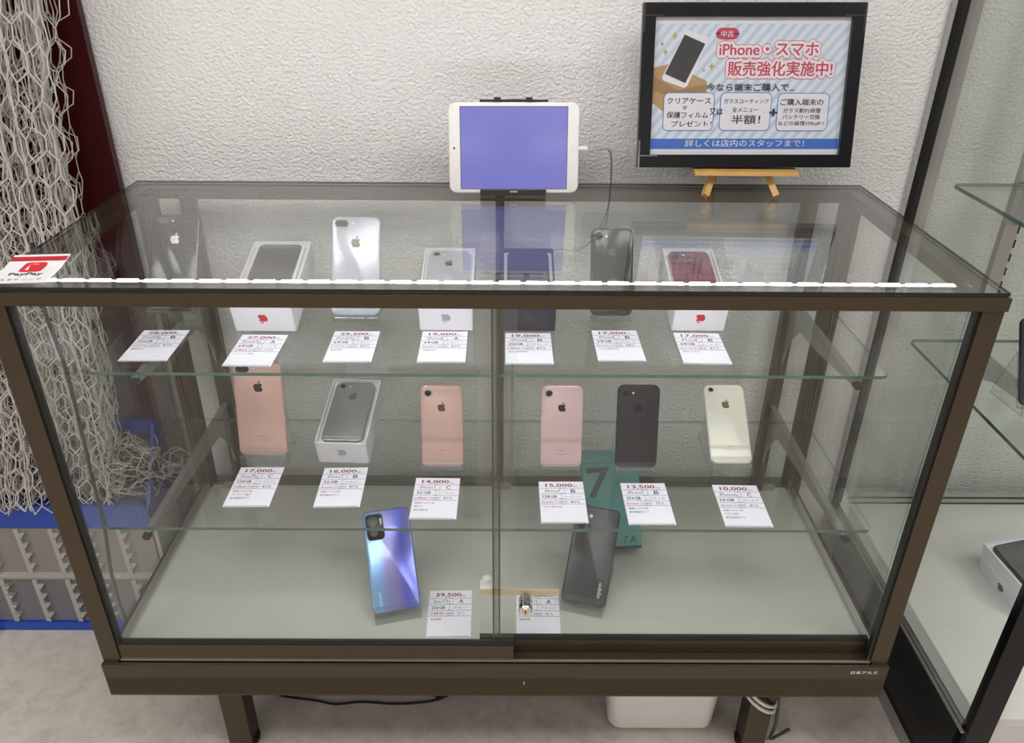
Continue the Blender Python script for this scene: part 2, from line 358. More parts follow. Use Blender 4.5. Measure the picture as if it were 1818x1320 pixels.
# shelves and brackets
def shelf(x0, x1, y0, y1, z):
    r = 0.012; pts = [(x0+(x1-x0)/2+a, (y0+y1)/2+b) for a, b in rrect(x1-x0, y1-y0, r, 5)]
    mb = MB(); mb.prism(pts, 'z', z-0.005, z); o = mb.build('glass_shelf', [M_shelfglass, M_edge, M_sideedge], case)
    for p in o.data.polygons:
        if abs(p.normal.z) < 0.5: p.material_index = 1 if p.normal.y < -0.3 else 2
    return o
S1, S2, S3 = Z(-0.183), Z(-0.400), Z(-0.605)
shelf(-0.580, 0.556, 0.130, 0.405, S1)
shelf(-0.577, 0.550, 0.056, 0.352, S2)
def bracket(sx, z, yf):
    yb = 0.417; t = z-0.0055
    pr = [(yb, t), (yf-0.012, t-0.001), (yf-0.014, t-0.008), (yf-0.004, t-0.012)]
    for k in range(9):                       # concave lower edge running into the upright
        a = k/8; y = (yb-0.012)*a+(yb-0.15)*(1-a); pr.append((y, t-0.030-0.010*a-0.058*max(0, a-0.62)**2/0.1444))
    pr += [(yb-0.004, t-0.128), (yb, t-0.128)]
    c = sx*0.509
    mb = MB(); mb.prism(pr, 'x', c-0.0018, c+0.0018); b = mb.build('shelf_bracket', M_bracket, case)
    mb = MB(); mb.box(c-0.005, c+0.005, yf-0.010, yb, t-0.002, t); mb.build('bracket_flange', M_bracket, b)
    mb = MB(); mb.rings([[(c+a, yf-0.012+dy, t-0.006+bb) for a, bb in circle(0, 0, rr, 10)] for dy, rr in ((-0.004, 0.003), (-0.003, 0.006), (0.006, 0.006))]); mb.build('bracket_tip', M_gasket, b, smooth=40)
for sx in (-1, 1): bracket(sx, S1, 0.135); bracket(sx, S2, 0.062)
# sliding doors
def door(name_, x0, x1, y, zr, front):
    d = part('sliding_door', [(x0, x1, y-0.006, y+0.006, Z(-0.613), Z(zr))], M_rail)
    mb = MB(); mb.box(x0, x1, y-0.002, y+0.002, Z(zr), Z(-0.021)); g = mb.build('door_glass', [M_glass, M_sideedge], d)
    for p in g.data.polygons:
        if abs(p.normal.x) > 0.5: p.material_index = 1
    part('rail_gasket', [(x0, x1, y-0.0045, y+0.0045, Z(zr), Z(zr+0.0035))], M_gasket, d)
    return d
door('sliding_door', -0.571, 0.026, 0.008, -0.582, True)
door('sliding_door', -0.026, 0.572, 0.026, -0.589, False)
st = part('dust_strip', [(-0.0035, 0.0035, 0.0115, 0.0225, Z(-0.578), Z(-0.022))], glass('strip_plastic', (0.72, 0.73, 0.70), 0.06, 0.1))
part('strip_edge', [(-0.0055, -0.0035, 0.0115, 0.0225, Z(-0.578), Z(-0.022)), (0.0035, 0.0055, 0.0115, 0.0225, Z(-0.578), Z(-0.022))], M_upright, st)
# legs
for sx in (-1, 1):
    for y in (0.10, 0.38):
        mb = MB(); mb.box(sx*0.46-0.02, sx*0.46+0.02, y-0.02, y+0.02, 0.008, Z(-0.683)); l = mb.build('leg', M_bronze, case)
        mb = MB(); mb.rings([[(sx*0.46+a, y+b, z) for a, b in circle(0, 0, r, 16)] for r, z in ((0.027, 0.0), (0.027, 0.006), (0.02, 0.009))]); mb.build('foot_pad', M_gasket, l, smooth=40)

# ================================================================= LOCK on the door edge
lock = empty('showcase_lock', (0.042, 0.0, Z(-0.484)))
tag(lock, 'chrome plunger lock with a keyhole on a cream notched bar', 'lock')
def cyl_y(mb, x, z, prof, n=20, mi=0):
    mb.rings([[(x+a, y, z+b) for a, b in circle(0, 0, r, n)] for y, r in prof], mi)
mb = MB(); cyl_y(mb, 0, 0, [(0.004, 0.0085), (-0.004, 0.0095), (-0.010, 0.0095), (-0.0105, 0.008), (-0.013, 0.008), (-0.0135, 0.0095), (-0.022, 0.0095), (-0.0235, 0.0085)])
cy = mb.build('lock_cylinder', M_chrome, lock, smooth=30)
mb = MB(); cyl_y(mb, 0, 0, [(-0.0233, 0.0058), (-0.0245, 0.0055)]); mb.build('lock_face', mat('brass', (0.75, 0.62, 0.42), 0.25, 0.9), cy, smooth=30)
mb = MB(); mb.box(-0.0009, 0.0009, -0.0249, -0.0243, -0.0035, 0.0028); mb.build('keyhole', M_black, cy)
mb = MB(); mb.box(-0.066, 0.050, 0.0135, 0.0160, -0.0055, 0.0045)
for k in range(14): mb.box(-0.002+k*0.0035, 0.0002+k*0.0035, 0.0128, 0.0136, -0.005, 0.004)
mb.build('notched_bar', mat('cream_bar', (0.58, 0.50, 0.33), 0.4, 0.2), lock)
mb = MB(); mb.rings([[(-0.056+a, 0.034+b, 0.006+z) for a, b in circle(0, 0, r, 14)] for r, z in ((0.008, -0.001), (0.0075, 0.002), (0.005, 0.0045), (0.002, 0.0055))]); mb.build('bar_stop', M_whiteplastic, lock, smooth=50)
mb = MB(); mb.box(-0.066, -0.046, 0.016, 0.034, -0.003, 0.005); mb.build('bar_hook', M_whiteplastic, lock)

# ================================================================= PHONES, STANDS, BOXES, CARDS
def phone(label, mtx, w, h, t, r, body, cam, logo=None, screen=None, bands=None, lettering=None, lens_mat=None, group=None):
    """local frame: x width, z height from the bottom edge, shown face at y = -t"""
    root = empty('smartphone', mtx=mtx); tag(root, label, 'phone', group)
    F = lambda off: (lambda a, b: (a, -t-off, b))
    mb = MB(); mb.slab(w, h, t, r, min(0.0028, t*0.36)); mb.build('body', body, root, smooth=50)
    if screen:
        mb = MB(); m_ = 0.004; mb.prism([(x, z+h/2) for x, z in rrect(w-2*m_, h-2*m_, r-m_*0.6, 6)], 'y', -t, -t-0.0003); mb.build('screen', screen, root)
    lm = lens_mat or M_blackgloss
    def disc(name, x, z, rad, dep, m, par=root, n=18):
        mb = MB(); mb.rings([[(x+a, y, z+b) for a, b in circle(0, 0, rr, n)] for y, rr in ((-t, rad), (-t-dep*0.7, rad), (-t-dep, rad*0.85))]); return mb.build(name, m, par, smooth=40)
    if cam == 'single':
        c = disc('camera_lens', -w/2+0.0125, h-0.0125, 0.0062, 0.0012, M_alu if lens_mat is None else lens_mat)
        disc('lens_glass', -w/2+0.0125, h-0.0125, 0.0052, 0.0014, M_blackgloss, c)
        disc('camera_flash', -w/2+0.0245, h-0.0125, 0.0018, 0.0004, M_white)
    elif cam == 'small':
        c = disc('camera_lens', -w/2+0.0115, h-0.0105, 0.0048, 0.001, M_alu)
        disc('lens_glass', -w/2+0.0115, h-0.0105, 0.0040, 0.0012, M_blackgloss, c)
        disc('camera_flash', -w/2+0.0215, h-0.0105, 0.0016, 0.0004, M_white)
    elif cam == 'dual':
        mb = MB(); mb.prism([(-w/2+0.0165+a, h-0.0115+b) for a, b in rrect(0.021, 0.0105, 0.0052, 6)], 'y', -t, -t-0.0013); c = mb.build('camera_bump', lm, root)
        for dx in (-0.005, 0.005):
            mb = MB(); mb.prism(circle(-w/2+0.0165+dx, h-0.0115, 0.0038, 14), 'y', -t-0.0012, -t-0.0017); mb.build('lens_glass', M_blackgloss, c)
        disc('camera_flash', -w/2+0.034, h-0.0115, 0.0018, 0.0004, M_white)
    elif cam == 'module':
        mb = MB(); mb.slab(0.028, 0.042, 0.0016, 0.006, 0.0005, cz=h-0.048, y0=-t, mtx=Matrix.Translation((-w/2+0.019, 0, 0))); c = mb.build('camera_module', M_blackgloss, root, smooth=40)
        for x, z, rr in ((-w/2+0.016, h-0.017, 0.0085), (-w/2+0.016, h-0.036, 0.0065), (-w/2+0.027, h-0.027, 0.0032)):
            mb = MB(); mb.rings([[(x+a, y, z+b) for a, b in circle(0, 0, q, 18)] for y, q in ((-t-0.0016, rr), (-t-0.0026, rr*0.95), (-t-0.0022, rr*0.6))]); mb.build('camera_lens', M_black, c, smooth=40)
        mb = MB(); mb.box(-w/2+0.0275, -w/2+0.030, -t-0.0019, -t-0.0015, h-0.024, h-0.014); mb.build('camera_flash', M_white, c)
    elif cam == 'stack':
        for z, rr in ((h-0.016, 0.0068), (h-0.034, 0.0068)): disc('camera_lens', -w/2+0.013, z, rr, 0.0012, M_blackgloss)
        disc('camera_lens', -w/2+0.026, h-0.034, 0.003, 0.0006, M_blackgloss)
        disc('camera_flash', -w/2+0.026, h-0.017, 0.0032, 0.0005, M_white)
    if logo:
        mb = MB(); put_emblem(mb, 0, h*0.745, 0.0155*w/0.067, F(0.00025)); mb.build('emblem', logo, root)
    if bands:
        mb = MB()
        for z in bands: mb.box(-w/2+0.0006, w/2-0.0006, -t-0.0002, -t+0.0002, z, z+0.0009)
        mb.build('antenna_band', mat('band_tone', (0.80, 0.76, 0.74), 0.4), root)
    if lettering:
        s, col_ = lettering; mb = MB()
        put_text(mb, s, -w*0.11, w*0.11, h*0.205, h*0.225, F(0.00025), res=2, keep=True)
        mb.box(-w*0.17, w*0.17, -t-0.0002, -t, h*0.172, h*0.1735); mb.box(-w*0.12, w*0.12, -t-0.0002, -t, h*0.164, h*0.1652)
        mb.build('back_lettering', col_, root)
    return root
def lean(x, y, z, tilt, yaw=0.0, roll=0.0):
    return Matrix.Translation((x, y, z)) @ Matrix.Rotation(math.radians(yaw), 4, 'Z') @ Matrix.Rotation(math.radians(-tilt), 4, 'X') @ Matrix.Rotation(math.radians(roll), 4, 'Y')
def stand(label, x, y, zs, zb, tilt, width, t, yaw=0.0, hgt=0.085, roll=0.0):
    """folded clear acrylic easel; zb = height of the phone's bottom edge above the shelf"""
    a = math.radians(tilt); u = Vector((math.sin(a), math.cos(a))); n = Vector((-math.cos(a), math.sin(a))); B = Vector((0, zb))
    lip_t = B+n*(t+0.003)+u*0.010; lip_b = B+n*(t+0.003)-u*0.0030; bk = B-n*0.0020-u*0.0030; tp = B-n*0.0020+u*hgt; ft = Vector((tp.x+0.028, 0.0012)); ff = Vector((lip_b.x-0.002, 0.0012))
    mb = MB()
    def seg(p, q, th=0.0022):
        d = (q-p).normalized(); m = Vector((-d.y, d.x))*th/2; p = p-d*th/2; q = q+d*th/2
        pts = [p+m, q+m, q-m, p-m]; o = len(mb.f); mb.prism([tuple(k) for k in pts], 'x', -width/2, width/2)
        for i in (0, 1): mb.mi[o+i] = 1
    seg(lip_t, lip_b); seg(lip_b, bk); seg(bk, tp); seg(tp, ft); seg(ft, ff)
    if zb > 0.009: seg(lip_b, ff)
    o = mb.build('acrylic_stand', [M_acryl, M_acryl_edge]); o.location = (x, y, zs); o.rotation_euler = (0, 0, math.radians(yaw))
    tag(o, label, 'stand'); return o
RED, BLU = M_pricered, M_inknavy
CARDS_GROUP = 'price cards in the display case'
def card(label, x, y, z, rot, price, model, rank, size, colour, cells, notes, pos='iPhone'):
    mb = MB(); mb.box(-0.035, 0.035, -0.0505, 0.0505, -0.0004, 0.0004)
    root = mb.build('price_card', M_paper); root.location = (x, y, z+0.0004); root.rotation_euler = (0, 0, math.radians(rot))
    tag(root, label, 'price card', CARDS_GROUP)
    P = lambda a, b: (a, b, 0.0006)
    mb = MB(); put_text(mb, price, -0.0245, 0.0175, 0.0352, 0.0448, P, res=2, off=0.035); put_text(mb, '税込', 0.0185, 0.0260, 0.0360, 0.0400, P, res=1)
    mb.build('price_figures', M_pricered, root)
    mb = MB()
    for b in (0.0325, 0.0190, 0.0055, -0.0065): mb.box(-0.034, 0.034, b, b+0.0007, 0.0004, 0.0006); mb.box(-0.004, 0.004, b+0.0002, b+0.0014, 0.0004, 0.0006)
    mb.box(0.0045, 0.0051, 0.0205, 0.031, 0.0004, 0.0006); mb.box(-0.0010, -0.0004, 0.007, 0.0175, 0.0004, 0.0006); mb.box(-0.010, -0.0094, -0.005, 0.004, 0.0004, 0.0006); mb.box(0.0065, 0.0071, -0.005, 0.004, 0.0004, 0.0006)
    mb.build('ruled_lines', M_inkgrey, root)
    mb = MB(); put_text(mb, model, -0.028, 0.000, 0.0220, 0.0300, P, res=1, keep=False) if len(model) > 7 else put_text(mb, model, -0.026, -0.002, 0.0225, 0.0300, P, res=1)
    put_text(mb, size, -0.030, -0.008, 0.0088, 0.0158, P, res=1, off=0.02); put_text(mb, colour, 0.004, 0.029, 0.0095, 0.0145, P, res=1)
    put_text(mb, cells[1], -0.0075, 0.0045, -0.0035, 0.0015, P, res=1); put_text(mb, cells[2], 0.012, 0.026, -0.0040, 0.0025, P, res=1)
    for i, nline in enumerate(notes): put_text(mb, nline, -0.030, -0.030+0.0042*len(nline), -0.0150-i*0.0085, -0.0105-i*0.0085, P, res=1)
    mb.build('printed_text', M_ink, root)
    mb = MB(); mb.box(-0.034, 0.032, -0.0496, -0.0486, 0.0004, 0.0006); mb.build('foot_line', M_inkgrey, root)
    mb = MB(); put_text(mb, rank, 0.0145, 0.0215, 0.0215, 0.0305, P, res=2, off=0.02); mb.build('rank_letter', M_inkred if rank == 'C' else (M_inkred if rank == 'A' and price == '39,500' else M_inknavy), root)
    mb = MB(); put_text(mb, cells[0], -0.032, -0.0125, -0.0035, 0.0020, P, res=1, off=0.01); mb.build('carrier_text', M_inkred if cells[0] != 'docomo.' else M_inkgrey, root)
    return root
SIM = ['SIM フリー']
C_ = lambda a, p: (a, 'SIM', p)
card('white price card reading 28,000 in front of the dark phone by the red board', -0.513, 0.213, S1, 1.2, '28,000', 'iPhone8 Plus', 'B', '256GB', 'グレイ', C_('au/UQ', '87%'), ['動作良好'])
card('white price card reading 27,000 below a white box with red emblem', -0.358, 0.199, S1, -0.3, '27,000', 'iPhone8 Plus', 'A', '64GB', 'レッド', C_('SoftBank', '100%'), ['バッテリー新品'])
card('white price card reading 25,500 in front of the large silver phone', -0.218, 0.213, S1, 0.8, '25,500', 'iPhone8 Plus', 'B', '64GB', 'シルバー', C_('au/UQ', '87%'), ['動作良好'])
card('white price card reading 19,000 and 64GB below a white phone box', -0.082, 0.214, S1, 0.5, '19,000', 'iPhone8', 'A', '64GB', 'シルバー', C_('docomo', '87%'), ['付属品あり'])
card('white price card reading 19,000 and 256GB below a navy phone box', 0.046, 0.210, S1, 0.4, '19,000', 'iPhone8', 'B', '256GB', 'グレイ', C_('SoftBank', '87%'), ['箱あり動作良好'])
card('white price card reading 17,000 in front of the grey phone on upper shelf', 0.181, 0.221, S1, 0.6, '17,000', 'iPhone8', 'B', '64GB', 'グレイ', C_('docomo', '88%'), ['小キズ動作良好'])
card('white price card reading 17,000 below the box holding a red phone', 0.306, 0.213, S1, -1.5, '17,000', 'iPhone8', 'B', '64GB', 'レッド', C_('docomo', '87%'), ['箱あり小キズ'])
card('white price card reading 17,000 in front of the large rose gold phone', -0.380, 0.154, S2, 0.8, '17,000', 'iPhone7Plus', 'C', '128GB', 'ローズゴールド', C_('SoftBank', '81%'), ['背面に小キズ有', 'バッテリー最大', '動作確認済です'])
card('white price card reading 16,000 in front of a white box with silver phone', -0.244, 0.154, S2, 1.6, '16,000', 'iPhone7', 'B', '32GB', 'シルバー', C_('docomo', '87%'), ['画面に小キズ有', '動作確認済です'])
card('white price card reading 14,000 in front of a small rose gold phone', -0.095, 0.127, S2, -0.3, '14,000', 'iPhone7', 'C', '32GB', 'ローズゴールド', C_('SoftBank', '87%'), ['画面に小キズ有', '箱なし', '動作確認済'])
card('white price card reading 15,000 in front of a pink rose gold phone', 0.100, 0.119, S2, 0.5, '15,000', 'iPhone7', 'B', '128GB', 'ローズゴールド', C_('docomo', '80%'), ['小キズ動作良好'])
card('white price card reading 13,500 in front of the matte black phone', 0.229, 0.116, S2, 0.4, '13,500', 'iPhone7', 'B', '256GB', 'ブラック', C_('docomo', '73%'), ['画面に小キズ有', '動作確認済です'])
card('white price card reading 10,000 in front of the pale gold phone', 0.372, 0.112, S2, -1.0, '10,000', 'iPhone6s', 'C', '16GB', 'ゴールド', C_('docomo', '80%'), ['画面に小キズ有', 'ボタン良好', '動作確認済です'])
card('white price card reading 39,500 beside the iridescent blue phone', -0.077, 0.090, S3, 1.2, '39,500', 'Xiaomi 11T Pro', 'A', '256GB', 'ブルー', C_('SIM', 'なし'), ['新品同様'])
card('white price card lying behind the chrome door lock', 0.066, 0.090, S3, -0.5, '29,800', 'OPPO Reno7 A', 'A', '128GB', 'ブラック', C_('SIM', 'なし'), ['新品同様'])

# phone finishes
silver = mat('silver_white_back', (0.50, 0.52, 0.60), 0.2, 0.15, coat=0.3)
sgrey = mat('space_grey_back', (0.028, 0.029, 0.029), 0.14, 0.1, coat=0.15)
rose = mat('rose_gold_back', (0.76, 0.50, 0.45), 0.38, 0.45)
rosepink = mat('rose_pink_back', (0.80, 0.57, 0.58), 0.38, 0.4)
mblack = mat('matte_black_back', (0.017, 0.018, 0.024), 0.42, 0.3)
cream = mat('pale_gold_back', (0.90, 0.88, 0.76), 0.4, 0.1)
alusilver = mat('aluminium_back', (0.42, 0.43, 0.42), 0.35, 0.7)
redback = mat('red_phone_back', (0.24, 0.015, 0.03), 0.10, 0.2, coat=0.8)
M_screen = mat('dark_screen', (0.045, 0.045, 0.043), 0.08, coat=0.6)
M_screenblue = mat('dark_blue_screen', (0.02, 0.022, 0.06), 0.08, coat=0.6)
lg_grey = mat('emblem_grey', (0.33, 0.31, 0.25), 0.25, 0.8); lg_dark = mat('emblem_dark', (0.05, 0.035, 0.03), 0.25, 0.5)
lg_brown = mat('emblem_brown', (0.22, 0.10, 0.08), 0.25, 0.7); lg_black = mat('emblem_black', (0.012, 0.012, 0.014), 0.2, 0.4)
lg_light = mat('emblem_pale', (0.16, 0.16, 0.155), 0.2, 0.8); lt_rose = mat('lettering_rose', (0.35, 0.19, 0.17), 0.4, 0.4)
TL = 26.0
def stood(label, slabel, x, y, zs, w, h, t, r, body, cam, zb=0.012, tilt=TL, yaw=0.0, roll=0.0, **k):
    stand(slabel, x, y, zs, zb, tilt, w*0.96, t, yaw)
    return phone(label, lean(x, y, zs+zb, tilt, yaw, roll), w, h, t, r, body, cam, **k)
I8P = (0.0781, 0.1584, 0.0075, 0.0115); I8 = (0.0673, 0.1384, 0.0073, 0.0105); I7 = (0.0671, 0.1383, 0.0071, 0.0105)
stood('dark space grey large phone at the end of the upper shelf', 'clear acrylic stand under the dark large phone', -0.520, 0.309, S1, *I8P, sgrey, 'dual', tilt=36, logo=lg_light, lens_mat=M_blackgloss)
stood('large silver phone with twin cameras on the upper shelf', 'clear acrylic stand under the large silver phone', -0.228, 0.308, S1, *I8P, silver, 'dual', zb=0.006, tilt=29.5, logo=lg_grey, lens_mat=mat('lens_plum', (0.06, 0.05, 0.06), 0.2))
stood('dark grey glass-backed phone on the upper shelf', 'clear acrylic stand under the grey phone on upper shelf', 0.180, 0.315, S1, *I8, sgrey, 'single', zb=0.006, tilt=24, logo=lg_light, lens_mat=M_blackgloss)
stood('large rose gold phone with twin cameras on the lower shelf', 'clear acrylic stand under the large rose gold phone', -0.381, 0.226, S2, *I8P, rose, 'dual', tilt=12.5, zb=0.012, logo=lg_dark, lens_mat=M_black, lettering=('iPhone', lt_rose), bands=(0.0085,))
stood('small rose gold phone beside the white phone box', 'clear acrylic stand under the small rose gold phone', -0.089, 0.205, S2, *I7, rose, 'single', zb=0.005, tilt=13, logo=lg_brown, lettering=('iPhone', lt_rose), bands=(0.0075,))
stood('pink rose gold phone beside the matte black phone', 'clear acrylic stand under the pink rose gold phone', 0.101, 0.206, S2, *I7, rosepink, 'single', zb=0.005, tilt=13, logo=lg_black, lettering=('iPhone', lt_rose), bands=(0.0075,))
stood('matte black phone with black emblem on the lower shelf', 'clear acrylic stand under the matte black phone', 0.222, 0.205, S2, *I7, mblack, 'single', zb=0.005, tilt=15, logo=lg_black, lens_mat=M_black)
stood('pale gold phone with small camera on the lower shelf', 'clear acrylic stand under the pale gold phone', 0.376, 0.200, S2, *I7, cream, 'small', zb=0.013, tilt=53, logo=mat('emblem_gold', (0.22, 0.20, 0.13), 0.25, 0.7), lettering=('iPhone', mat('lettering_gold', (0.45, 0.42, 0.33), 0.4)), bands=(0.0085, 0.1285))
irid = ramp_mat('iridescent_blue', [(0.0, (0.24, 0.44, 0.72)), (0.22, (0.20, 0.40, 0.78)), (0.36, (0.24, 0.26, 0.58)), (0.54, (0.25, 0.23, 0.55)), (0.74, (0.10, 0.12, 0.72)), (1.0, (0.22, 0.26, 0.68))], 'X', 1/0.077, 0.5, 0.22, 0.45, 0.5)
ph = phone('iridescent blue phone leaning on a stand on the case floor', lean(-0.160, 0.085, S3+0.010, 47, 14), 0.0769, 0.1641, 0.0088, 0.008, irid, 'module')
stand('clear acrylic stand under the iridescent blue phone', -0.160, 0.085, S3, 0.010, 47, 0.074, 0.0088, 14, hgt=0.10)
mb = MB(); put_text(mb, 'xiaomi', -0.012, 0.010, -0.003, 0.003, lambda a, b: (-0.0255-b, -0.0090, 0.022+a), res=2); mb.build('maker_lettering', mat('lettering_cyan', (0.35, 0.75, 0.9), 0.3), ph)
ph = phone('dark grey slim phone leaning in front of the teal box', lean(0.139, 0.101, S3+0.010, 47, -16), 0.0734, 0.1596, 0.0076, 0.008, mat('starry_black_back', (0.040, 0.041, 0.048), 0.32, 0.3, noise=0.2, nscale=900), 'stack')
stand('clear acrylic stand under the dark grey slim phone', 0.139, 0.101, S3, 0.010, 47, 0.070, 0.0076, -16, hgt=0.10)
mb = MB(); put_text(mb, 'oppo', -0.012, 0.012, -0.0032, 0.0032, lambda a, b: (0.024-b, -0.0079, 0.026+a), res=2, off=0.005); mb.build('maker_lettering', M_alu, ph)

# phone boxes lying propped up, phone resting in the tray
M_boxwhite = mat('white_phone_box', (0.80, 0.79, 0.84), 0.4); M_boxnavy = mat('navy_phone_box', (0.008, 0.008, 0.022), 0.5)
M_traywhite = mat('white_tray', (0.84, 0.84, 0.86), 0.5)
def phone_box(label, x, y, zs, W, L, H, tilt, yaw, shell, tray, emblem, flip=True, plabel=None, size=0.018, lid=0.0):
    """local frame: x width, y length from the near end, z thickness upward"""
    m = Matrix.Translation((x, y, zs+0.0003)) @ Matrix.Rotation(math.radians(yaw), 4, 'Z') @ Matrix.Rotation(math.radians(tilt), 4, 'X')
    root = empty('phone_box', mtx=m); tag(root, label, 'box')
    t = 0.0025
    mb = MB(); e = 0.001
    mb.rings([[(a, b+L/2, z) for a, b in rrect(W-2*i, L-2*i, 0.0025, 3)] for i, z in ((e, 0), (0, e), (0, H-e*0.4), (e*0.4, H), (t, H), (t, H-0.008))]); mb.build('box_shell', shell, root, smooth=40)
    mb = MB(); mb.box(-W/2+t*0.9, W/2-t*0.9, t*0.9, L-t*0.9, H-0.009, H-0.0075); mb.build('tray', tray, root)
    if lid:          # the lid slipped under the base, a little wider
        mb = MB(); mb.rings([[(a, b+L/2, z) for a, b in rrect(W+0.003-2*i, L+0.003-2*i, 0.003, 3)] for i, z in ((0.0006, -0.0001), (0, 0.0006), (0, lid), (0.003, lid))]); mb.build('box_lid', shell, root, smooth=40)
    mb = MB(); put_emblem(mb, 0, (lid or H)*0.5, size, lambda a, b: (a, -0.0003-(0.0016 if lid else 0), b), flip=flip); mb.build('emblem', emblem, root)
    if tilt > 2:     # clear wedge that props the far end up
        h = L*math.sin(math.radians(tilt)); yb = L*math.cos(math.radians(tilt))
        tn = math.tan(math.radians(tilt)); y0 = yb*0.45
        pr = MB(); pr.prism([(y0, 0.0008), (yb*0.95, 0.0008), (yb*0.95, yb*0.95*tn+0.0004), (y0, y0*tn+0.0004)], 'x', -W*0.36, W*0.36)
        o = pr.build('acrylic_prop', [M_acryl]); o.matrix_world = Matrix.Translation((x, y, zs)) @ Matrix.Rotation(math.radians(yaw), 4, 'Z'); tag(o, plabel, 'stand')
    return m @ Matrix.Translation((0, 0, H-0.0075))
def boxed(m, L, dims, label, body, cam, **k):
    # phone lying on the tray: its shown face upward
    mm = m @ Matrix.Translation((0, (L-dims[1])/2, 0)) @ Matrix.Rotation(math.radians(-90), 4, 'X')
    return phone(label, mm, *dims, body, cam, **k)
M_redlogo = mat('red_emblem', (0.55, 0.012, 0.02), 0.35); M_greylogo = mat('grey_emblem', (0.42, 0.42, 0.47), 0.3, 0.5)
wh = mat('white_front', (0.82, 0.82, 0.83), 0.3)
m = phone_box('white phone box with red emblem, dark-screened phone in its tray', -0.360, 0.262, S1, 0.094, 0.172, 0.050, 15, 0, M_boxwhite, M_traywhite, M_redlogo, plabel='clear prop under the box beside the dark large phone')
boxed(m, 0.172, I8P, 'phone lying face up with dark screen in the white box', wh, None, screen=M_screen)
m = phone_box('white phone box holding a silver phone on the upper shelf', -0.081, 0.268, S1, 0.083, 0.152, 0.050, 15, 0, M_boxwhite, M_traywhite, M_greylogo, plabel='clear prop under the white box with silver phone, upper shelf')
boxed(m, 0.152, I8, 'silver phone lying in a white box on the upper shelf', silver, 'single', logo=lg_dark)
m = phone_box('navy phone box with a white tray beside the door strip', 0.047, 0.268, S1, 0.083, 0.152, 0.050, 15, 0, M_boxnavy, M_traywhite, mat('navy_emblem', (0.05, 0.05, 0.07), 0.15, 0.6), plabel='clear prop under the navy phone box')
boxed(m, 0.152, I8, 'phone lying face up in the navy box', M_black, None, screen=M_screenblue)
m = phone_box('white phone box with red emblem, red phone in its tray', 0.312, 0.272, S1, 0.083, 0.152, 0.050, 15, 0, M_boxwhite, M_traywhite, M_redlogo, plabel='clear prop under the box with the red phone')
boxed(m, 0.152, I8, 'red phone lying back up in the white box', redback, 'single', logo=lg_dark, lens_mat=M_black)
m = phone_box('white phone box holding a silver phone on the lower shelf', -0.252, 0.218, S2, 0.083, 0.152, 0.047, 13, -2.5, M_boxwhite, M_traywhite, M_greylogo, plabel='clear prop under the white box on the lower shelf')
boxed(m, 0.152, I7, 'aluminium silver phone lying in the white box on the lower shelf', alusilver, 'single', logo=mat('emblem_mid', (0.20, 0.20, 0.20), 0.25, 0.8), lettering=('iPhone', M_inkgrey), bands=(0.0075,))
# teal box leaning behind the dark slim phone
M_teal = mat('teal_box', (0.085, 0.30, 0.29), 0.35, noise=0.05, nscale=20)
tb = empty('teal_phone_box', mtx=lean(0.203, 0.262, S3+0.0006, 27, 0, -3)); tag(tb, 'teal phone box with a large 7 leaning behind the dark slim phone', 'box')
W_, H_, T_ = 0.098, 0.170, 0.045
mb = MB(); mb.slab(W_, H_, T_, 0.0012, 0.0006, seg=2); bx_ = mb.build('box_body', M_teal, tb, smooth=40)
F = lambda a, b: (a, -T_-0.0003, b)
mb = MB(); put_text(mb, '7', -0.042, -0.004, 0.092, 0.144, F, off=0.02); put_text(mb, '7 A', 0.018, 0.040, 0.010, 0.022, F, res=2); mb.build('printed_figures', mat('dark_teal_ink', (0.008, 0.035, 0.036), 0.4), tb)
mb = MB(); put_text(mb, 'OPPO', -0.044, -0.034, 0.160, 0.165, F, res=2); mb.box(-W_/2+0.0005, W_/2-0.0005, -T_-0.0003, -T_, 0.0, 0.0045); mb.box(-W_/2+0.001, W_/2-0.001, -T_-0.00025, -T_, 0.152, 0.1527); mb.build('dark_base_strip', M_ink, tb)
pr = MB(); pr.prism([(0.003, 0.0008), (0.05, 0.0008), (0.055, 0.072), (0.0385, 0.072)], 'x', -0.03, 0.03); o = pr.build('acrylic_prop', M_acryl, loc=(0.203, 0.262, S3)); tag(o, 'clear prop behind the teal phone box', 'stand')

# ================================================================= ON TOP OF THE CASE
# tablet
tilt = 12; tm = lean(0.0228, 0.378, TOP+0.005, tilt, 0, -0.3)
tab = empty('tablet', mtx=tm); tag(tab, 'white tablet in landscape with a plain violet screen', 'tablet')
mb = MB(); mb.slab(0.200, 0.1347, 0.0075, 0.012, 0.002); mb.build('body', mat('tablet_white', (0.80, 0.79, 0.77), 0.3), tab, smooth=50)
def screen_mat():
    m = mat('violet_screen', (0.30, 0.30, 0.85), 0.12, spec=0.3)
    nt = m.node_tree; b = nt.nodes['Principled BSDF']; tc = nt.nodes.new('ShaderNodeTexCoord'); n = nt.nodes.new('ShaderNodeTexNoise'); n.inputs['Scale'].default_value = 9
    cr = nt.nodes.new('ShaderNodeValToRGB'); cr.color_ramp.elements[0].color = (0.215, 0.21, 0.66, 1); cr.color_ramp.elements[1].color = (0.30, 0.29, 0.80, 1)
    nt.links.new(tc.outputs['Object'], n.inputs['Vector']); nt.links.new(n.outputs['Fac'], cr.inputs[0]); nt.links.new(cr.outputs[0], b.inputs['Emission Color'])
    b.inputs['Emission Strength'].default_value = 0.85; b.inputs['Base Color'].default_value = (0.02, 0.02, 0.03, 1); return m
mb = MB(); mb.box(-0.0815, 0.0815, -0.0079, -0.0075, 0.0067, 0.128); s_ = mb.build('screen', screen_mat(), tab)
mb = MB()
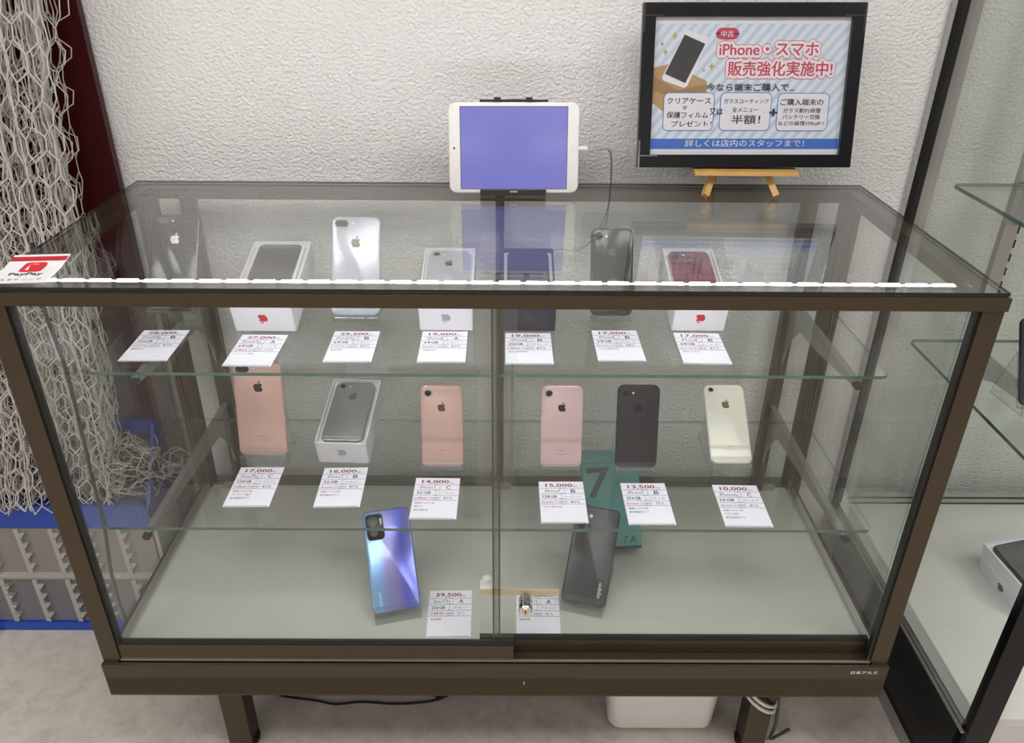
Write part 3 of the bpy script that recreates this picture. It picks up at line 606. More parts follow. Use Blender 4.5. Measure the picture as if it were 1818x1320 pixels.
for b in ((-0.0823, -0.0815, 0.006, 0.1287), (0.0815, 0.0823, 0.006, 0.1287)): mb.box(b[0], b[1], -0.0078, -0.0075, b[2], b[3])
for b in ((0.006, 0.0067), (0.128, 0.1287)): mb.box(-0.0823, 0.0823, -0.0078, -0.0075, b[0], b[1])
mb.build('screen_border', M_black, s_)
mb = MB(); mb.prism(circle(-0.0915, 0.0674, 0.0016, 10), 'y', -0.0075, -0.0078); mb.build('front_camera', M_black, tab)
mb = MB(); mb.prism(circle(0.0913, 0.0674, 0.0062, 20), 'y', -0.0075, -0.00772); mb.build('home_button', mat('button_white', (0.74, 0.73, 0.71), 0.2), tab)
# tablet floor stand behind the case
ts = empty('tablet_stand', (0.0, 0.476, 0.0)); tag(ts, 'black floor stand with a clamp gripping the tablet', 'tablet stand')
mb = MB(); mb.rings([[(a, -0.0+b*0.16, z) for a, b in circle(0, 0, r, 28)] for r, z in ((0.14, 0.0), (0.14, 0.008), (0.12, 0.012))]); mb.build('base_plate', M_black, ts, smooth=40)
mb = MB(); mb.tube([(0, 0, 0.01), (0, 0, TOP-0.02), (0.0, -0.004, TOP+0.035)], 0.0075, 12); mb.build('pole', M_black, ts, smooth=40)
mb = MB(); mb.tube([(0.0, -0.004, TOP+0.02), (0.012, -0.03, TOP+0.055), (0.018, -0.075, TOP+0.066)], 0.008, 10); mb.build('arm', M_black, ts, smooth=40)
inv = Matrix.Translation((0.0, -0.476, 0.0)) @ tm
mb = MB()
mb.box(-0.052, 0.050, -0.0135, 0.012, -0.0035, -0.0005, mtx=inv); mb.box(-0.052, 0.050, -0.0135, -0.0080, -0.0005, 0.0055, mtx=inv)
mb.box(-0.012, 0.012, 0.0005, 0.010, -0.0035, 0.139, mtx=inv); mb.box(-0.052, 0.052, -0.004, 0.008, 0.1352, 0.1385, mtx=inv)
for x in (-0.030, 0.018): mb.box(x, x+0.010, -0.0095, -0.002, 0.136, 0.1415, mtx=inv)
mb.build('clamp', M_black, ts)
mb = MB(); mb.box(-0.006, 0.006, -0.0139, -0.0135, 0.0015, 0.0038, mtx=inv); mb.build('clamp_badge', M_alu, ts)
# charging cable
cab = empty('charging_cable', (0, 0, 0)); tag(cab, 'white charging cable plugged into the side of the tablet', 'cable')
e = tm @ Vector((0.1003, -0.0037, 0.0674))
pts = spline([e+Vector((0.012, 0, 0.0)), e+Vector((0.030, 0.004, -0.002)), e+Vector((0.052, 0.03, -0.012)), (0.185, 0.463, TOP+0.005), (0.184, 0.474, TOP-0.05), (0.165, 0.475, TOP-0.10), (0.135, 0.476, TOP-0.125), (0.09, 0.476, TOP-0.128), (0.03, 0.478, TOP-0.2), (0.025, 0.480, TOP-0.6), (0.03, 0.47, 0.002)], 8)
mb = MB(); mb.tube(pts, 0.0017, 6); mb.build('cord', mat('cable_white', (0.40, 0.39, 0.38), 0.5), cab, smooth=60)
mb = MB(); mb.tube([e+Vector((-0.001, 0, 0)), e+Vector((0.013, 0, 0))], 0.0036, 8); mb.build('plug', M_whiteplastic, cab, smooth=40)

# framed poster on a small easel
ft = math.radians(11.5); fm = lean(0.3769, 0.3892, TOP+0.0446, 13.1, -0.3, -0.45)
fr = empty('poster_frame', mtx=fm); tag(fr, 'black framed shop poster with red and black lettering', 'poster')
FW, FH, B = 0.3285, 0.2343, 0.0190
for nm, poly in (('frame_bar', [(-FW/2, 0), (FW/2, 0), (FW/2-B, B), (-FW/2+B, B)]), ('frame_bar', [(-FW/2, FH), (-FW/2+B, FH-B), (FW/2-B, FH-B), (FW/2, FH)]),
                 ('frame_bar', [(-FW/2, 0), (-FW/2+B, B), (-FW/2+B, FH-B), (-FW/2, FH)]), ('frame_bar', [(FW/2, 0), (FW/2, FH), (FW/2-B, FH-B), (FW/2-B, B)])):
    mb = MB(); mb.prism(poly, 'y', 0.0, -0.014); mb.build(nm, mat('frame_black', (0.006, 0.006, 0.008), 0.28, spec=0.3), fr)
for sx, sz in ((-1, 0), (1, 1), (-1, 1)):
    mb = MB(); cx = sx*(FW/2-0.0005); cz = 0.0005 if sz == 0 else FH-0.0005; d = 1 if sz == 0 else -1
    mb.box(min(cx, cx-sx*0.030), max(cx, cx-sx*0.030), -0.0146, -0.0141, min(cz+d*0.016, cz+d*0.018), max(cz+d*0.016, cz+d*0.018)); mb.box(min(cx, cx-sx*0.003), max(cx, cx-sx*0.003), -0.0146, -0.0141, min(cz, cz+d*0.04), max(cz, cz+d*0.04))
    mb.build('corner_tape', glass('clear_tape', (0.75, 0.76, 0.78), 0.10, 0.15), fr)
def poster_mat():
    m = mat('striped_poster', (0.8, 0.85, 0.9), 0.35); nt = m.node_tree; b = nt.nodes['Principled BSDF']; N, L = nt.nodes.new, nt.links.new
    tc = N('ShaderNodeTexCoord'); sp = N('ShaderNodeSeparateXYZ'); L(tc.outputs['Object'], sp.inputs[0])
    a = N('ShaderNodeMath'); a.operation = 'MULTIPLY_ADD'; a.inputs[1].default_value = -0.85; L(sp.outputs['Z'], a.inputs[0]); L(sp.outputs['X'], a.inputs[2])
    s = N('ShaderNodeMath'); s.operation = 'MULTIPLY'; s.inputs[1].default_value = 2*math.pi/0.0165; L(a.outputs[0], s.inputs[0])
    q = N('ShaderNodeMath'); q.operation = 'SINE'; L(s.outputs[0], q.inputs[0])
    cr = N('ShaderNodeValToRGB'); cr.color_ramp.elements[0].position = 0.0; cr.color_ramp.elements[1].position = 0.35
    cr.color_ramp.elements[0].color = (0.66, 0.70, 0.78, 1); cr.color_ramp.elements[1].color = (0.47, 0.58, 0.71, 1)
    L(q.outputs[0], cr.inputs[0]); L(cr.outputs[0], b.inputs['Base Color']); return m
PW, PH = FW-2*B, FH-2*B
mb = MB(); mb.box(-FW/2+B*0.9, FW/2-B*0.9, -0.006, -0.003, B*0.9, FH-B*0.9); pap = mb.build('poster_paper', poster_mat(), fr)
def PX(x, y):       # measured poster position (photo crop pixels) to frame plane
    l = 160-0.045*(y-95); r_ = 1415-0.10*(y-100)
    return -PW/2+(x-l)/(r_-l)*PW, FH-B-(y-97)/888*PH
def plane(lv): return lambda a, b: (a, -0.006-0.00022*lv, b)
def ptext(mb, s, x0, x1, y0, y1, lv, off=0.0, mi=0, ring=0.0):
    a0, b1 = PX(x0, y0); a1, b0 = PX(x1, y1); a0 = PX(x0, (y0+y1)/2)[0]; a1 = PX(x1, (y0+y1)/2)[0]
    if ring:
        for k in range(17):
            q = (ring*math.cos(2*math.pi*k/13), ring*math.sin(2*math.pi*k/13)) if k < 13 else (ring*0.5*math.cos(k*1.57), ring*0.5*math.sin(k*1.57))
            put_text(mb, s, a0+q[0], a1+q[0], b0+q[1], b1+q[1], plane(lv+0.07*k), mi, 0.0, 2)
    else: put_text(mb, s, a0, a1, b0, b1, plane(lv), mi, off, 4)
def prect(mb, x0, x1, y0, y1, lv, r=0.0, grow=0.0):
    ym = (y0+y1)/2; a0, a1 = PX(x0, ym)[0]-grow, PX(x1, ym)[0]+grow; b0, b1 = PX(x0, y1)[1]-grow, PX(x0, y0)[1]+grow; f = plane(lv)
    pts = [((a0+a1)/2+x, (b0+b1)/2+y) for x, y in rrect(a1-a0, b1-b0, max(r+grow, 1e-4), 5)]
    mb.add([f(*q) for q in pts], [tuple(range(len(pts)))])
def ppoly(mb, pts, lv): f = plane(lv); mb.add([f(*PX(*q)) for q in pts], [tuple(range(len(pts)))])
P_white = mat('poster_white', (0.72, 0.72, 0.78), 0.4); P_red = mat('poster_red', (0.50, 0.03, 0.08), 0.4); P_blue = mat('poster_blue', (0.035, 0.14, 0.52), 0.4); P_black = mat('poster_black', (0.02, 0.02, 0.025), 0.4)
P_pink = mat('poster_pale', (0.80, 0.72, 0.77), 0.4)
mb = MB(); prect(mb, 130, 1420, 97, 137, 1); prect(mb, 115, 1330, 948, 986, 1); mb.build('white_margin', P_white, pap)
mb = MB(); prect(mb, 118, 1332, 878, 948, 1); mb.build('blue_band', P_blue, pap)
mb = MB(); ppoly(mb, [(150, 415), (255, 388), (490, 500), (490, 575), (210, 700), (140, 640)], 1); mb.build('carton_picture', mat('poster_brown', (0.42, 0.26, 0.12), 0.5), pap)
mb = MB(); ppoly(mb, [(150, 470), (300, 560), (490, 520), (490, 560), (300, 620), (148, 560)], 2); mb.build('carton_flap_picture', mat('poster_brown_dark', (0.30, 0.17, 0.07), 0.5), pap)
mb = MB(); ppoly(mb, [(352, 185), (372, 178), (494, 216), (500, 238), (366, 530), (346, 545), (214, 498), (202, 478)], 3); mb.build('handset_picture', P_white, pap)
mb = MB(); ppoly(mb, [(348, 205), (480, 264), (352, 514), (222, 454)], 4); mb.build('handset_screen_picture', P_black, pap)
mb = MB()
for x, y, s_ in ((285, 212, 26), (205, 265, 18), (226, 316, 24), (522, 405, 26), (470, 430, 15)):
    ppoly(mb, [(x, y-s_), (x+s_*0.25, y-s_*0.25), (x+s_*0.8, y), (x+s_*0.25, y+s_*0.25), (x, y+s_), (x-s_*0.25, y+s_*0.25), (x-s_*0.8, y), (x-s_*0.25, y-s_*0.25)], 3)
mb.build('gold_sparkles', mat('poster_gold', (0.50, 0.36, 0.05), 0.4), pap)
mb = MB(); prect(mb, 548, 697, 163, 236, 3, 0.009); mb.build('red_badge', P_red, pap)
T1 = ('iPhone・スマホ', 572, 1203, 256, 338); T2 = ('販売強化実施中!', 626, 1292, 374, 468)
mb = MB(); ptext(mb, T1[0], *T1[1:], 1.2, ring=0.0054); ptext(mb, T2[0], *T2[1:], 1.23, ring=0.0054); mb.build('heading_outline', P_red, pap)
mb = MB(); ptext(mb, T1[0], *T1[1:], 2.6, ring=0.0045); ptext(mb, T2[0], *T2[1:], 2.63, ring=0.0045); mb.build('heading_cloud', P_pink, pap)
mb = MB(); ptext(mb, T1[0], *T1[1:], 5, 0.022); ptext(mb, T2[0], *T2[1:], 5, 0.022); mb.build('heading_lettering', P_red, pap)
mb = MB(); prect(mb, 210, 535, 574, 826, 3, 0.008); prect(mb, 572, 900, 574, 826, 3, 0.008); prect(mb, 938, 1268, 577, 828, 3, 0.008); mb.build('box_outline', P_blue, pap)
mb = MB(); prect(mb, 210, 535, 574, 826, 4, 0.008, -0.0010); prect(mb, 572, 900, 574, 826, 4, 0.008, -0.0010); prect(mb, 938, 1268, 577, 828, 4, 0.008, -0.0010); mb.build('box_fill', P_white, pap)
mb = MB()
for a in (('今なら端末ご購入で...', 488, 1055, 515, 566, .02), ('クリアケース', 236, 515, 608, 648, .015), ('or', 338, 362, 662, 685, .01), ('保護フィルム', 232, 498, 700, 742, .015), ('プレゼント！', 262, 520, 760, 798, .015), ('又は', 506, 592, 678, 722, .025),
          ('ガラスコーティング', 600, 888, 616, 646, .012), ('全メニュー', 652, 818, 670, 702, .012), ('半額！', 648, 830, 722, 780, .022), ('+', 892, 940, 682, 728, .05),
          ('ご購入端末の', 962, 1236, 615, 658, .018), ('ガラス割れ修理', 978, 1218, 676, 708, .012), ('バッテリー交換', 974, 1214, 718, 750, .012), ('などの修理10%off !!', 946, 1240, 762, 790, .012)):
    ptext(mb, a[0], a[1], a[2], a[3], a[4], 6, a[5])
mb.build('black_lettering', P_black, pap)
mb = MB(); ptext(mb, '中古', 580, 662, 182, 220, 5, .02); ptext(mb, '詳しくは店内のスタッフまで！', 350, 1112, 884, 932, 5, .015); mb.build('white_lettering', P_white, pap)
mb = MB(); mb.box(-FW/2+B*0.95, FW/2-B*0.95, -0.0090, -0.0080, B*0.95, FH-B*0.95); mb.build('poster_glass', glass('poster_glazing', (0.99, 0.99, 0.99), 0.04, 0.01), fr)
# easel
ez = empty('wooden_easel', (0.380, 0.0, TOP)); tag(ez, 'small pine easel carrying the framed poster', 'easel')
mb = MB(); mb.box(-0.080, 0.079, 0.362, 0.389, 0.0380, 0.0446); mb.build('ledge', M_wood, ez)
for x0, x1 in ((-0.040, -0.059), (0.036, 0.053)):
    mb = MB(); mb.tube([(x1, 0.368, 0.005), (x0*1.12, 0.394, 0.034), (x0, 0.406, 0.055), (x0*0.4, 0.450, 0.20)], 0.0068, 4); mb.build('leg', M_wood, ez)
mb = MB(); mb.tube([(-0.030, 0.449, 0.005), (-0.010, 0.456, 0.19)], 0.006, 4); mb.build('rear_leg', M_wood, ez)
# folded payment sign card
pc = empty('payment_sign_card', mtx=Matrix.Translation((-0.562, 0.050, TOP+0.0008)) @ Matrix.Rotation(math.radians(5), 4, 'Z')); tag(pc, 'white payment sign card with a red band and red logo on the glass top', 'sign')
mb = MB(); rows = [-0.041, -0.03, -0.01, 0.01, 0.02, 0.03, 0.041]; zz = lambda y: 0.004*max(0, y-0.01)/0.03
vs = [(x, y, zz(y)+h_) for h_ in (0.0, 0.0012) for y in rows for x in (-0.033, 0.033)]; k = len(rows)*2
mb.add(vs, [(2*i+o_, 2*i+1+o_, 2*i+3+o_, 2*i+2+o_) for o_ in (0, k) for i in range(len(rows)-1)] + [(2*i+q, 2*i+2+q, 2*i+2+q+k, 2*i+q+k) for q in (0, 1) for i in range(len(rows)-1)] + [(0, 1, 1+k, k), (k-2, k-1, 2*k-1, 2*k-2)])
mb.build('card', M_white, pc)
P = lambda a, b: (a, b, 0.0016+0.004*max(0, b-0.01)/0.03)
mb = MB(); mb.add([P(-0.033, 0.024), P(0.033, 0.024), P(0.033, 0.035), P(-0.033, 0.035)], [(0, 1, 2, 3)]); mb.build('red_band', mat('sign_red', (0.55, 0.02, 0.04), 0.4), pc)
mb = MB(); pts = rrect(0.026, 0.028, 0.005, 4); mb.add([P(a+0.002, b+0.0062) for a, b in pts], [tuple(range(len(pts)))]); mb.build('logo_square', mat('logo_red', (0.75, 0.02, 0.03), 0.35), pc)
Pu = lambda a, b: (a, b, 0.0019+0.004*max(0, b-0.01)/0.03)
mb = MB(); put_text(mb, 'P', -0.004, 0.008, -0.0025, 0.015, Pu, off=0.03); mb.build('logo_letter', M_white, pc)
mb = MB(); put_text(mb, 'PayPay', -0.017, 0.021, -0.0215, -0.0105, P, res=2, off=0.02); put_text(mb, '使えます ここで', -0.028, 0.026, -0.0350, -0.0290, P, res=1); mb.build('lettering', M_ink, pc)

# ================================================================= UNDER AND BESIDE THE CASE
bn = empty('white_bin', (0.302, 0.205, 0.0)); tag(bn, 'white plastic bin with rounded corners standing under the display case', 'bin')
mb = MB(); mb.rings([[(a, b, z) for a, b in rrect(w_, d_, r_, 6)] for w_, d_, r_, z in ((0.180, 0.155, 0.02, 0.0), (0.194, 0.170, 0.024, 0.006), (0.212, 0.182, 0.026, 0.17), (0.206, 0.176, 0.024, 0.17), (0.186, 0.156, 0.02, 0.012))]); mb.build('body', M_whiteplastic, bn, smooth=40)
mb = MB(); mb.rings([[(a, b, z) for a, b in rrect(w_, d_, 0.027, 6)] for w_, d_, z in ((0.213, 0.183, 0.160), (0.220, 0.190, 0.162), (0.220, 0.190, 0.172), (0.207, 0.177, 0.172))], cap0=False, cap1=False); mb.build('rim', M_whiteplastic, bn, smooth=40)
# black wire under the case
bw = empty('black_floor_wire', (0, 0, 0)); tag(bw, 'thin black wire with an inline connector lying under the case', 'cable')
mb = MB(); mb.tube(spline([(-0.56, 0.26, 0.003), (-0.439, 0.198, 0.003), (-0.349, 0.180, 0.003), (-0.31, 0.172, 0.003), (-0.26, 0.177, 0.003), (-0.198, 0.173, 0.003), (-0.15, 0.176, 0.003), (-0.123, 0.181, 0.003), (-0.10, 0.190, 0.006)], 6), 0.0022, 6); mb.build('cord', M_black, bw, smooth=60)
mb = MB(); mb.tube([(-0.118, 0.183, 0.006), (-0.088, 0.197, 0.008)], 0.0055, 8); mb.build('connector', M_black, bw, smooth=40)
mb = MB(); mb.tube(spline([(-0.090, 0.196, 0.008), (-0.04, 0.225, 0.004), (0.02, 0.30, 0.003), (0.03, 0.40, 0.003)], 5), 0.0018, 6); mb.build('tail_cord', M_black, bw, smooth=60)
# cables wound at the right leg
wc = empty('white_cable_coil', (0.46, 0.1, 0.0)); tag(wc, 'white cable wound around the leg of the case beside the bin', 'cable')
mb = MB()
for k in range(2):
    pts = [(0.0+0.030*math.cos(a), 0.030*math.sin(a), 0.118+k*0.014-0.020*math.cos(a)) for a in [2*math.pi*i/20 for i in range(21)]]
    mb.tube(pts, 0.0032, 6, cap=False)
mb.build('cord', M_whiteplastic, wc, smooth=60)
bc = MB(); bc.tube(spline([(0.487, 0.105, 0.24), (0.492, 0.10, 0.15), (0.498, 0.092, 0.06), (0.50, 0.10, 0.004), (0.54, 0.12, 0.003)], 6), 0.003, 6); o = bc.build('grey_cable', mat('grey_cable', (0.06, 0.065, 0.06), 0.5), smooth=60); tag(o, 'dark grey cable hanging beside the wound white cable', 'cable')
# wire hanging along the left glass
lw = MB(); lw.tube(spline([(-0.612, 0.150, Z(0.0)), (-0.612, 0.134, Z(-0.081)), (-0.610, 0.138, Z(-0.18)), (-0.609, 0.130, Z(-0.28)), (-0.609, 0.121, Z(-0.37)), (-0.606, 0.112, Z(-0.44)), (-0.606, 0.092, Z(-0.54)), (-0.606, 0.10, Z(-0.66)), (-0.585, 0.13, Z(-0.80)), (-0.57, 0.22, 0.004)], 6), 0.0026, 6)
o = lw.build('black_power_wire', mat('wire_black', (0.02, 0.02, 0.018), 0.5), smooth=60); tag(o, 'thin black wire hanging down outside the side glass before the net', 'cable')

mb = MB(); mb.tube(spline([(-1.12, 0.30, 0.004), (-1.07, 0.325, 0.012), (-1.045, 0.345, 0.030), (-1.05, 0.350, 0.05)], 6), 0.004, 6); o = mb.build('black_cable_end', M_black, smooth=60); tag(o, 'short black cable end on the floor before the blue unit', 'cable')
# red board against the wall
mb = MB(); mb.box(-1.35, -0.640, 0.474, 0.490, 0.0, 2.1); o = mb.build('red_board', M_red); tag(o, 'tall glossy dark red board standing against the wall behind the net', 'board')
# blue bin unit with clear drawers
bu = empty('blue_drawer_unit', (-0.93, 0.36, 0.0)); tag(bu, 'blue open-topped plastic unit with clear drawers under the white net', 'storage unit')
xl, xr, D0, D1 = -0.42, 0.262, 0.0, 0.110
hf, hb = Z(-0.602), Z(-0.475)
mb = MB(); mb.box(xl, xr, D0, D0+0.006, hf-0.052, hf); mb.box(xl, xr, D0-0.006, D0+0.002, hf-0.006, hf); mb.build('front_band', M_blue, bu)
mb = MB(); mb.box(xl, xr, D1-0.010, D1, hb-0.030, hb); mb.build('back_rim', M_blue, bu)
mb = MB(); mb.box(xl, xr, D1-0.004, D1, 0.02, hb-0.030); mb.build('back_panel', milky_clear('clear_back_sheet', (0.30, 0.29, 0.27), 0.15), bu)
for x in (xl, xr-0.006):
    mb = MB(); mb.prism([(D0, hf-0.052), (D1, hf-0.052), (D1, hb), (D1-0.02, hb), (D0, hf)], 'x', x, x+0.006); mb.build('side_panel', M_blue, bu)
mb = MB(); mb.box(xl, xr, D0-0.004, D1, 0.0, 0.022); mb.build('bottom_band', M_blue, bu)
mb = MB(); mb.box(xl, xr, D0, D1, hf-0.056, hf-0.052); mb.build('bin_floor', M_blue, bu)
rows = [(0.024, 0.138), (0.158, hf-0.058)]
cw = 0.068
for x in (xl, xr-0.008):
    mb = MB(); mb.box(x, x+0.008, D0+0.002, D1-0.006, 0.022, hf-0.056); mb.build('side_frame', M_milky, bu)
mb = MB(); mb.box(xl, xr, D0, D0+0.012, 0.139, 0.157); mb.box(xl, xr, D0-0.003, D0+0.003, 0.146, 0.150); mb.build('cross_rail', M_milky, bu)
dm = None
for (z0, z1) in rows:
    for k in range(10):
        x0 = xl+0.008+k*(xr-xl-0.016)/10; wd = (xr-xl-0.016)/10-0.003
        d = MB()
        d.box(x0, x0+wd, D0+0.001, D0+0.004, z0, z1)
        o = d.build('drawer', M_clearplastic if z0 < 0.1 else M_clearbody, bu)
        r_ = MB(); r_.box(x0-0.0025, x0+0.007, D0-0.003, D0+0.004, z0, z1)
        for j in range(4):
            zz = z0+0.012+j*0.026
            r_.prism([(x0+0.002, zz+0.012), (x0+0.020, zz+0.012), (x0+0.020, zz+0.015), (x0+0.012, zz+0.003), (x0+0.002, zz)], 'y', D0-0.005, D0+0.001)
        r_.build('drawer_ridge', M_milky, o)

# ---------------------------------------------------------------- net
def hexnet(mb, fn, nu, nv, r, jitter=0.0):
    """honeycomb cord net; fn(i, j) gives the 3D position for lattice coordinates"""
    pos = {}
    def vert(a, b):
        if (a, b) not in pos: pos[(a, b)] = Vector(fn(a/2, b)) + Vector((random.uniform(-1, 1), random.uniform(-1, 1), random.uniform(-1, 1)))*jitter
        return pos[(a, b)]
    edges = []
    # brick-style honeycomb: columns a, rows b; verticals alternate
    for b in range(nv):
        for a in range(2*nu):
            up = 0.22 if a % 2 == 0 else -0.22
            vert(a, b + (up if b % 2 == 0 else -up))
    def key(a, b): up = 0.22 if a % 2 == 0 else -0.22; return (a, b+(up if b % 2 == 0 else -up))
    for b in range(nv):
        for a in range(2*nu):
            if a+1 < 2*nu: edges.append((key(a, b), key(a+1, b)))
            up = (a % 2 == 0) == (b % 2 == 0)
            if up and b+1 < nv: edges.append((key(a, b), key(a, b+1)))
    for p, q in edges:
        P, Q = pos[p], pos[q]; d = Q-P
        if d.length < 1e-5: continue
        t = d.normalized(); s = Vector((0.3, 1, 0.2)); u = t.cross(s).normalized(); v = t.cross(u); o = len(mb.v)
        for X in (P-t*r*0.4, Q+t*r*0.4):
            for k in range(3):
                an = 2*math.pi*k/3; mb.v.append(tuple(X+(u*math.cos(an)+v*math.sin(an))*r))
        for k in range(3): mb.f.append((o+k, o+(k+1) % 3, o+3+(k+1) % 3, o+3+k)); mb.mi.append(0)
def xedge(z):      # right-hand boundary of the hanging net at case-relative height z
    T = [(0.55, -0.615), (0.274, -0.639), (0.118, -0.669), (-0.05, -0.682), (-0.309, -0.697), (-0.451, -0.716), (-0.60, -0.740), (-0.8, -0.75)]
    for (z1, x1), (z0, x0) in zip(T, T[1:]):
        if z >= z0: return x0+(x1-x0)*(min(z, z1)-z0)/(z1-z0)
    return T[-1][1]
net = empty('hanging_net', (-0.9, 0.40, Z(-0.60))); tag(net, 'white knotted cord net hanging in folds before the red board', 'net')
org = Vector((-0.9, 0.40, Z(-0.60)))
for (yc, amp, fq, ph, nu, sh) in ([(0.356, 0.007, 30, 0.0, 30, 0.0), (0.366, 0.010, 38, 2.0, 32, 0.008), (0.375, 0.016, 44, 0.0, 50, 0.0), (0.392, 0.020, 34, 1.3, 48, 0.006), (0.408, 0.016, 52, 2.1, 50, 0.012), (0.424, 0.014, 28, 0.6, 46, 0.018), (0.400, 0.022, 62, 4.0, 44, 0.010), (0.440, 0.012, 40, 3.0, 48, 0.016), (0.415, 0.018, 70, 5.0, 46, 0.008), (0.384, 0.014, 56, 2.6, 40, 0.014)]):
    NV = 34 if nu > 33 else 30
    def fn(i, j, yc=yc, amp=amp, fq=fq, ph=ph, nu=nu, sh=sh, NV=NV):
        v = j/(NV-1); z = 0.52-1.115*v; xr_ = xedge(z)-sh; xl_ = xr_-0.56
        u = i/(nu-1); x = xl_+(xr_-xl_)*u + 0.010*math.sin(u*fq*1.7+z*6+ph)
        y = yc+amp*math.sin(u*fq+ph+1.2*math.sin(z*5))+0.012*math.sin(z*9+u*7)
        bulge = 0.03*max(0.0, -z)*math.sin(u*3.1)
        return (x-org.x, y-bulge-org.y, Z(z)-org.z+0.004*math.sin(u*40+j))
    mb = MB(); hexnet(mb, fn, nu, NV if nu > 33 else 30, 0.0010 if nu > 33 else 0.0013, 0.0026 if nu > 33 else 0.0012); mb.build('net_fold', M_net, net)
# hem rope down the free edge and inner rope
for dx, dy, rr in ((-0.006, -0.026, 0.0024), (-0.085, -0.030, 0.002)):
    pts = []
    for k in range(40):
        z = 0.5-1.09*k/39; pts.append((xedge(z)+dx+0.006*math.sin(k*1.3)-org.x, 0.40+dy+0.006*math.cos(k*0.9)-org.y, Z(z)-org.z))
    mb = MB(); mb.tube(pts, rr, 6, radii=[rr*(1+0.35*math.sin(k*2.1)) for k in range(40)]); mb.build('hem_rope', M_net, net, smooth=60)
# loose heap of the same net in the bin
hp = empty('net_heap', (-0.70, 0.405, Z(-0.60))); tag(hp, 'loose curled end of white net heaped in the blue unit', 'net')
def fh(i, j):
    a = i*0.42; b = j/11; R = 0.062*(0.35+0.65*math.sin(math.pi*min(1, b*0.9+0.08)))
    return (R*math.cos(a)*(1.05)-0.012+0.01*math.sin(j*1.7), 0.62*R*math.sin(a)+0.005*math.cos(i*2), 0.0+0.115*b+0.012*math.sin(a*3+j))
mb = MB(); hexnet(mb, fh, 18, 12, 0.0011, 0.004); mb.build('net_fold', M_net, hp)
mb = MB()
for k in range(16):
    c = Vector((random.uniform(-0.05, 0.07), random.uniform(-0.02, 0.05), random.uniform(0.01, 0.10))); R = random.uniform(0.015, 0.035); tiltv = Matrix.Rotation(random.uniform(0, 3), 3, 'X') @ Matrix.Rotation(random.uniform(0, 3), 3, 'Y')
    mb.tube([c+tiltv @ Vector((R*math.cos(t_), R*math.sin(t_), 0.004*math.sin(3*t_))) for t_ in [i*0.42 for i in range(14)]], 0.0012, 4)
mb.build('loose_cords', M_net, hp, smooth=60)

# ================================================================= TALL BLACK GLASS CASE on the right
tc = empty('tall_glass_case', (0.715, -0.05, 0.0)); tag(tc, 'tall black framed glass showcase with white floor and glass shelves', 'showcase')
X0, X1, Y0, Y1, ZF, ZT = 0.0, 1.2, 0.0, 0.565, Z(-0.695), 1.95
def tpart(name, boxes, m, parent=None):
    mb = MB()
    for b in boxes: mb.box(*b)
    return mb.build(name, m, parent or tc)
tpart('plinth', [(X0+0.028, X1-0.028, Y0+0.02, Y1-0.005, 0.0, ZF-0.055)], M_blackgloss)
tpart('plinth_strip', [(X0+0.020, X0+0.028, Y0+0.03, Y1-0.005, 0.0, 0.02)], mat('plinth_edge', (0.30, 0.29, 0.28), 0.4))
tpart('base_frame', [(X0, X1, Y0+0.012, Y1, ZF-0.055, ZF-0.012)], M_blackgloss)
tpart('front_rail', [(X0+0.044, X1-0.044, Y0, Y0+0.012, ZF-0.060, ZF+0.002)], mat('pale_front_rail', (0.62, 0.60, 0.59), 0.35, 0.3))
tpart('base_trim', [(X0-0.002, X0+0.003, Y0, Y1, ZF-0.014, ZF-0.0115)], M_alu)
tpart('floor_board', [(X0+0.026, X1-0.026, Y0+0.012, Y1-0.02, ZF-0.012, ZF)], mat('white_floor_board', (0.74, 0.74, 0.69), 0.3, noise=0.04, nscale=9))
tpart('side_rail', [(X0+0.004, X0+0.026, Y0+0.012, Y1-0.02, ZF-0.012, ZF+0.003)], M_alu)
tpart('back_rail', [(X0+0.004, X1-0.004, Y1-0.02, Y1-0.004, ZF-0.012, ZF+0.018)], M_alu)
tpart('rail_line', [(X0+0.02, X1-0.02, Y1-0.0215, Y1-0.02, ZF-0.001, ZF+0.003), (X0+0.02, X1-0.02, Y1-0.0215, Y1-0.02, ZF+0.014, ZF+0.018)], M_black)
tpart('front_post', [(X0+0.006, X0+0.044, Y0-0.004, Y0+0.012, 0.0, ZT)], M_blackgloss)
tpart('front_post', [(X1-0.044, X1, Y0-0.004, Y0+0.03, 0.0, ZT)], M_blackgloss)
bp_ = tpart('back_post', [(X0, X0+0.009, Y1-0.022, Y1, ZF-0.012, ZT)], M_black)
tpart('post_facing', [(X0+0.009, X0+0.032, Y1-0.018, Y1, ZF, ZT)], M_alu, bp_)
tpart('back_post', [(X1-0.03, X1, Y1-0.022, Y1, ZF-0.012, ZT)], M_black)
tpart('top_frame', [(X0, X1, Y0, Y1, ZT, ZT+0.04)], M_blackgloss)
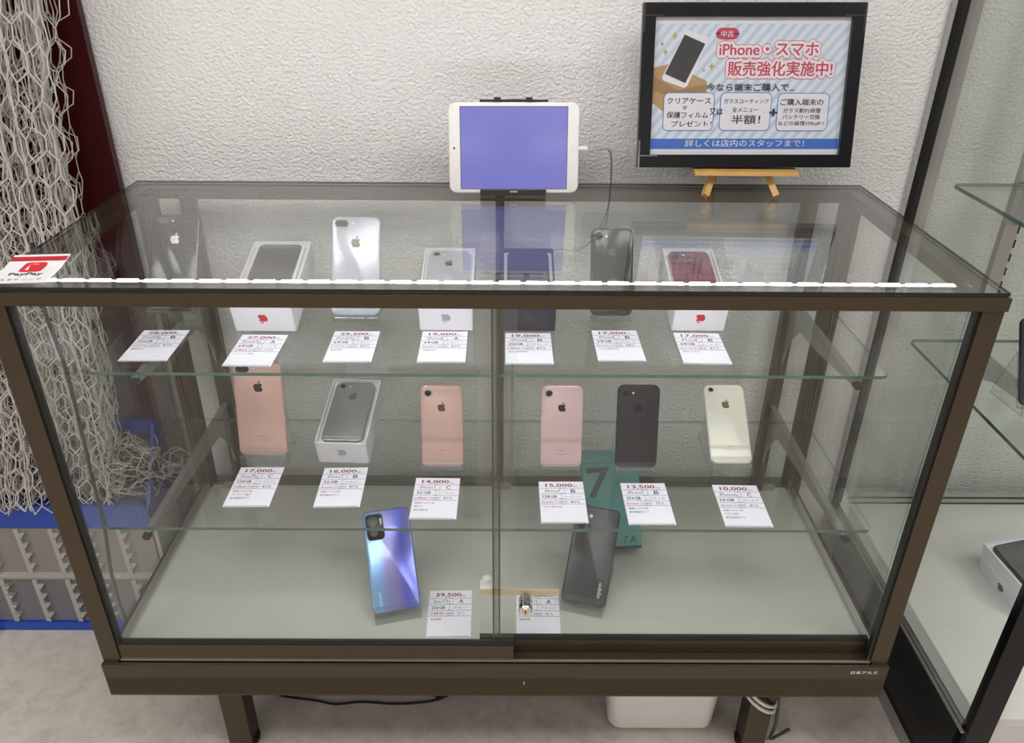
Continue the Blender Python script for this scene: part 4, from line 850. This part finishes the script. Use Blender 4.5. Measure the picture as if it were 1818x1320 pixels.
for x in (0.178, 1.0):
    u = tpart('slotted_upright', [(x-0.012, x+0.012, Y1-0.03, Y1-0.016, ZF, ZT)], M_alu)
    mb = MB()
    for k in range(60): mb.box(x+0.0122, x+0.0150, Y1-0.0305, Y1-0.018, ZF+0.03+k*0.026, ZF+0.044+k*0.026)
    mb.build('slot_row', M_black, u)
tpart('side_glass', [(X0+0.004, X0+0.009, Y0+0.004, Y1-0.02, ZF, ZT)], M_glass)
tpart('back_glass', [(X0+0.03, X1-0.03, Y1-0.013, Y1-0.009, ZF+0.018, ZT)], glass('back_sheet_glass', (0.972, 0.985, 0.972)))
def tshelf(z, y0, y1):
    mb = MB(); pts = [((X0+0.05+X1-0.05)/2+a, (y0+y1)/2+b) for a, b in rrect(X1-X0-0.1, y1-y0, 0.012, 5)]
    mb.prism(pts, 'z', z-0.006, z); o = mb.build('glass_shelf', [M_shelfglass, M_edge, M_sideedge], tc)
    for p in o.data.polygons:
        if abs(p.normal.z) < 0.5: p.material_index = 1
tshelf(Z(-0.003), 0.22, Y1-0.035); tshelf(Z(-0.298), 0.13, Y1-0.035)
for z, y0 in ((Z(-0.003), 0.24), (Z(-0.298), 0.15)):
    for x in (0.178, 1.0):
        b = MB(); b.prism([(Y1-0.03, z-0.007), (y0, z-0.007), (y0, z-0.013), (Y1-0.12, z-0.045), (Y1-0.03, z-0.075)], 'x', x-0.0015, x+0.0015); b.build('shelf_bracket', M_alu, tc)
# black phone on a clear stand and a white box in the tall case
SZ = Z(-0.298)
stood('black phone on a clear stand inside the tall glass case', 'clear acrylic stand inside the tall glass case', 0.852, 0.225, SZ, *I8, mblack, 'single', zb=0.012, tilt=24, yaw=6, logo=lg_grey, lens_mat=M_black)
m = phone_box('white phone box with dark phone on the tall case floor', 0.918, 0.225, ZF, 0.128, 0.18, 0.074, 12, -86, M_boxwhite, M_traywhite, mat('emblem_slate', (0.10, 0.10, 0.11), 0.3), plabel='clear prop under the box in the tall case', size=0.020, lid=0.040)
boxed(m, 0.18, (0.0781*1.35, 0.165, 0.0075, 0.0115), 'dark phone lying in the box in the tall case', M_black, None, screen=M_screen)
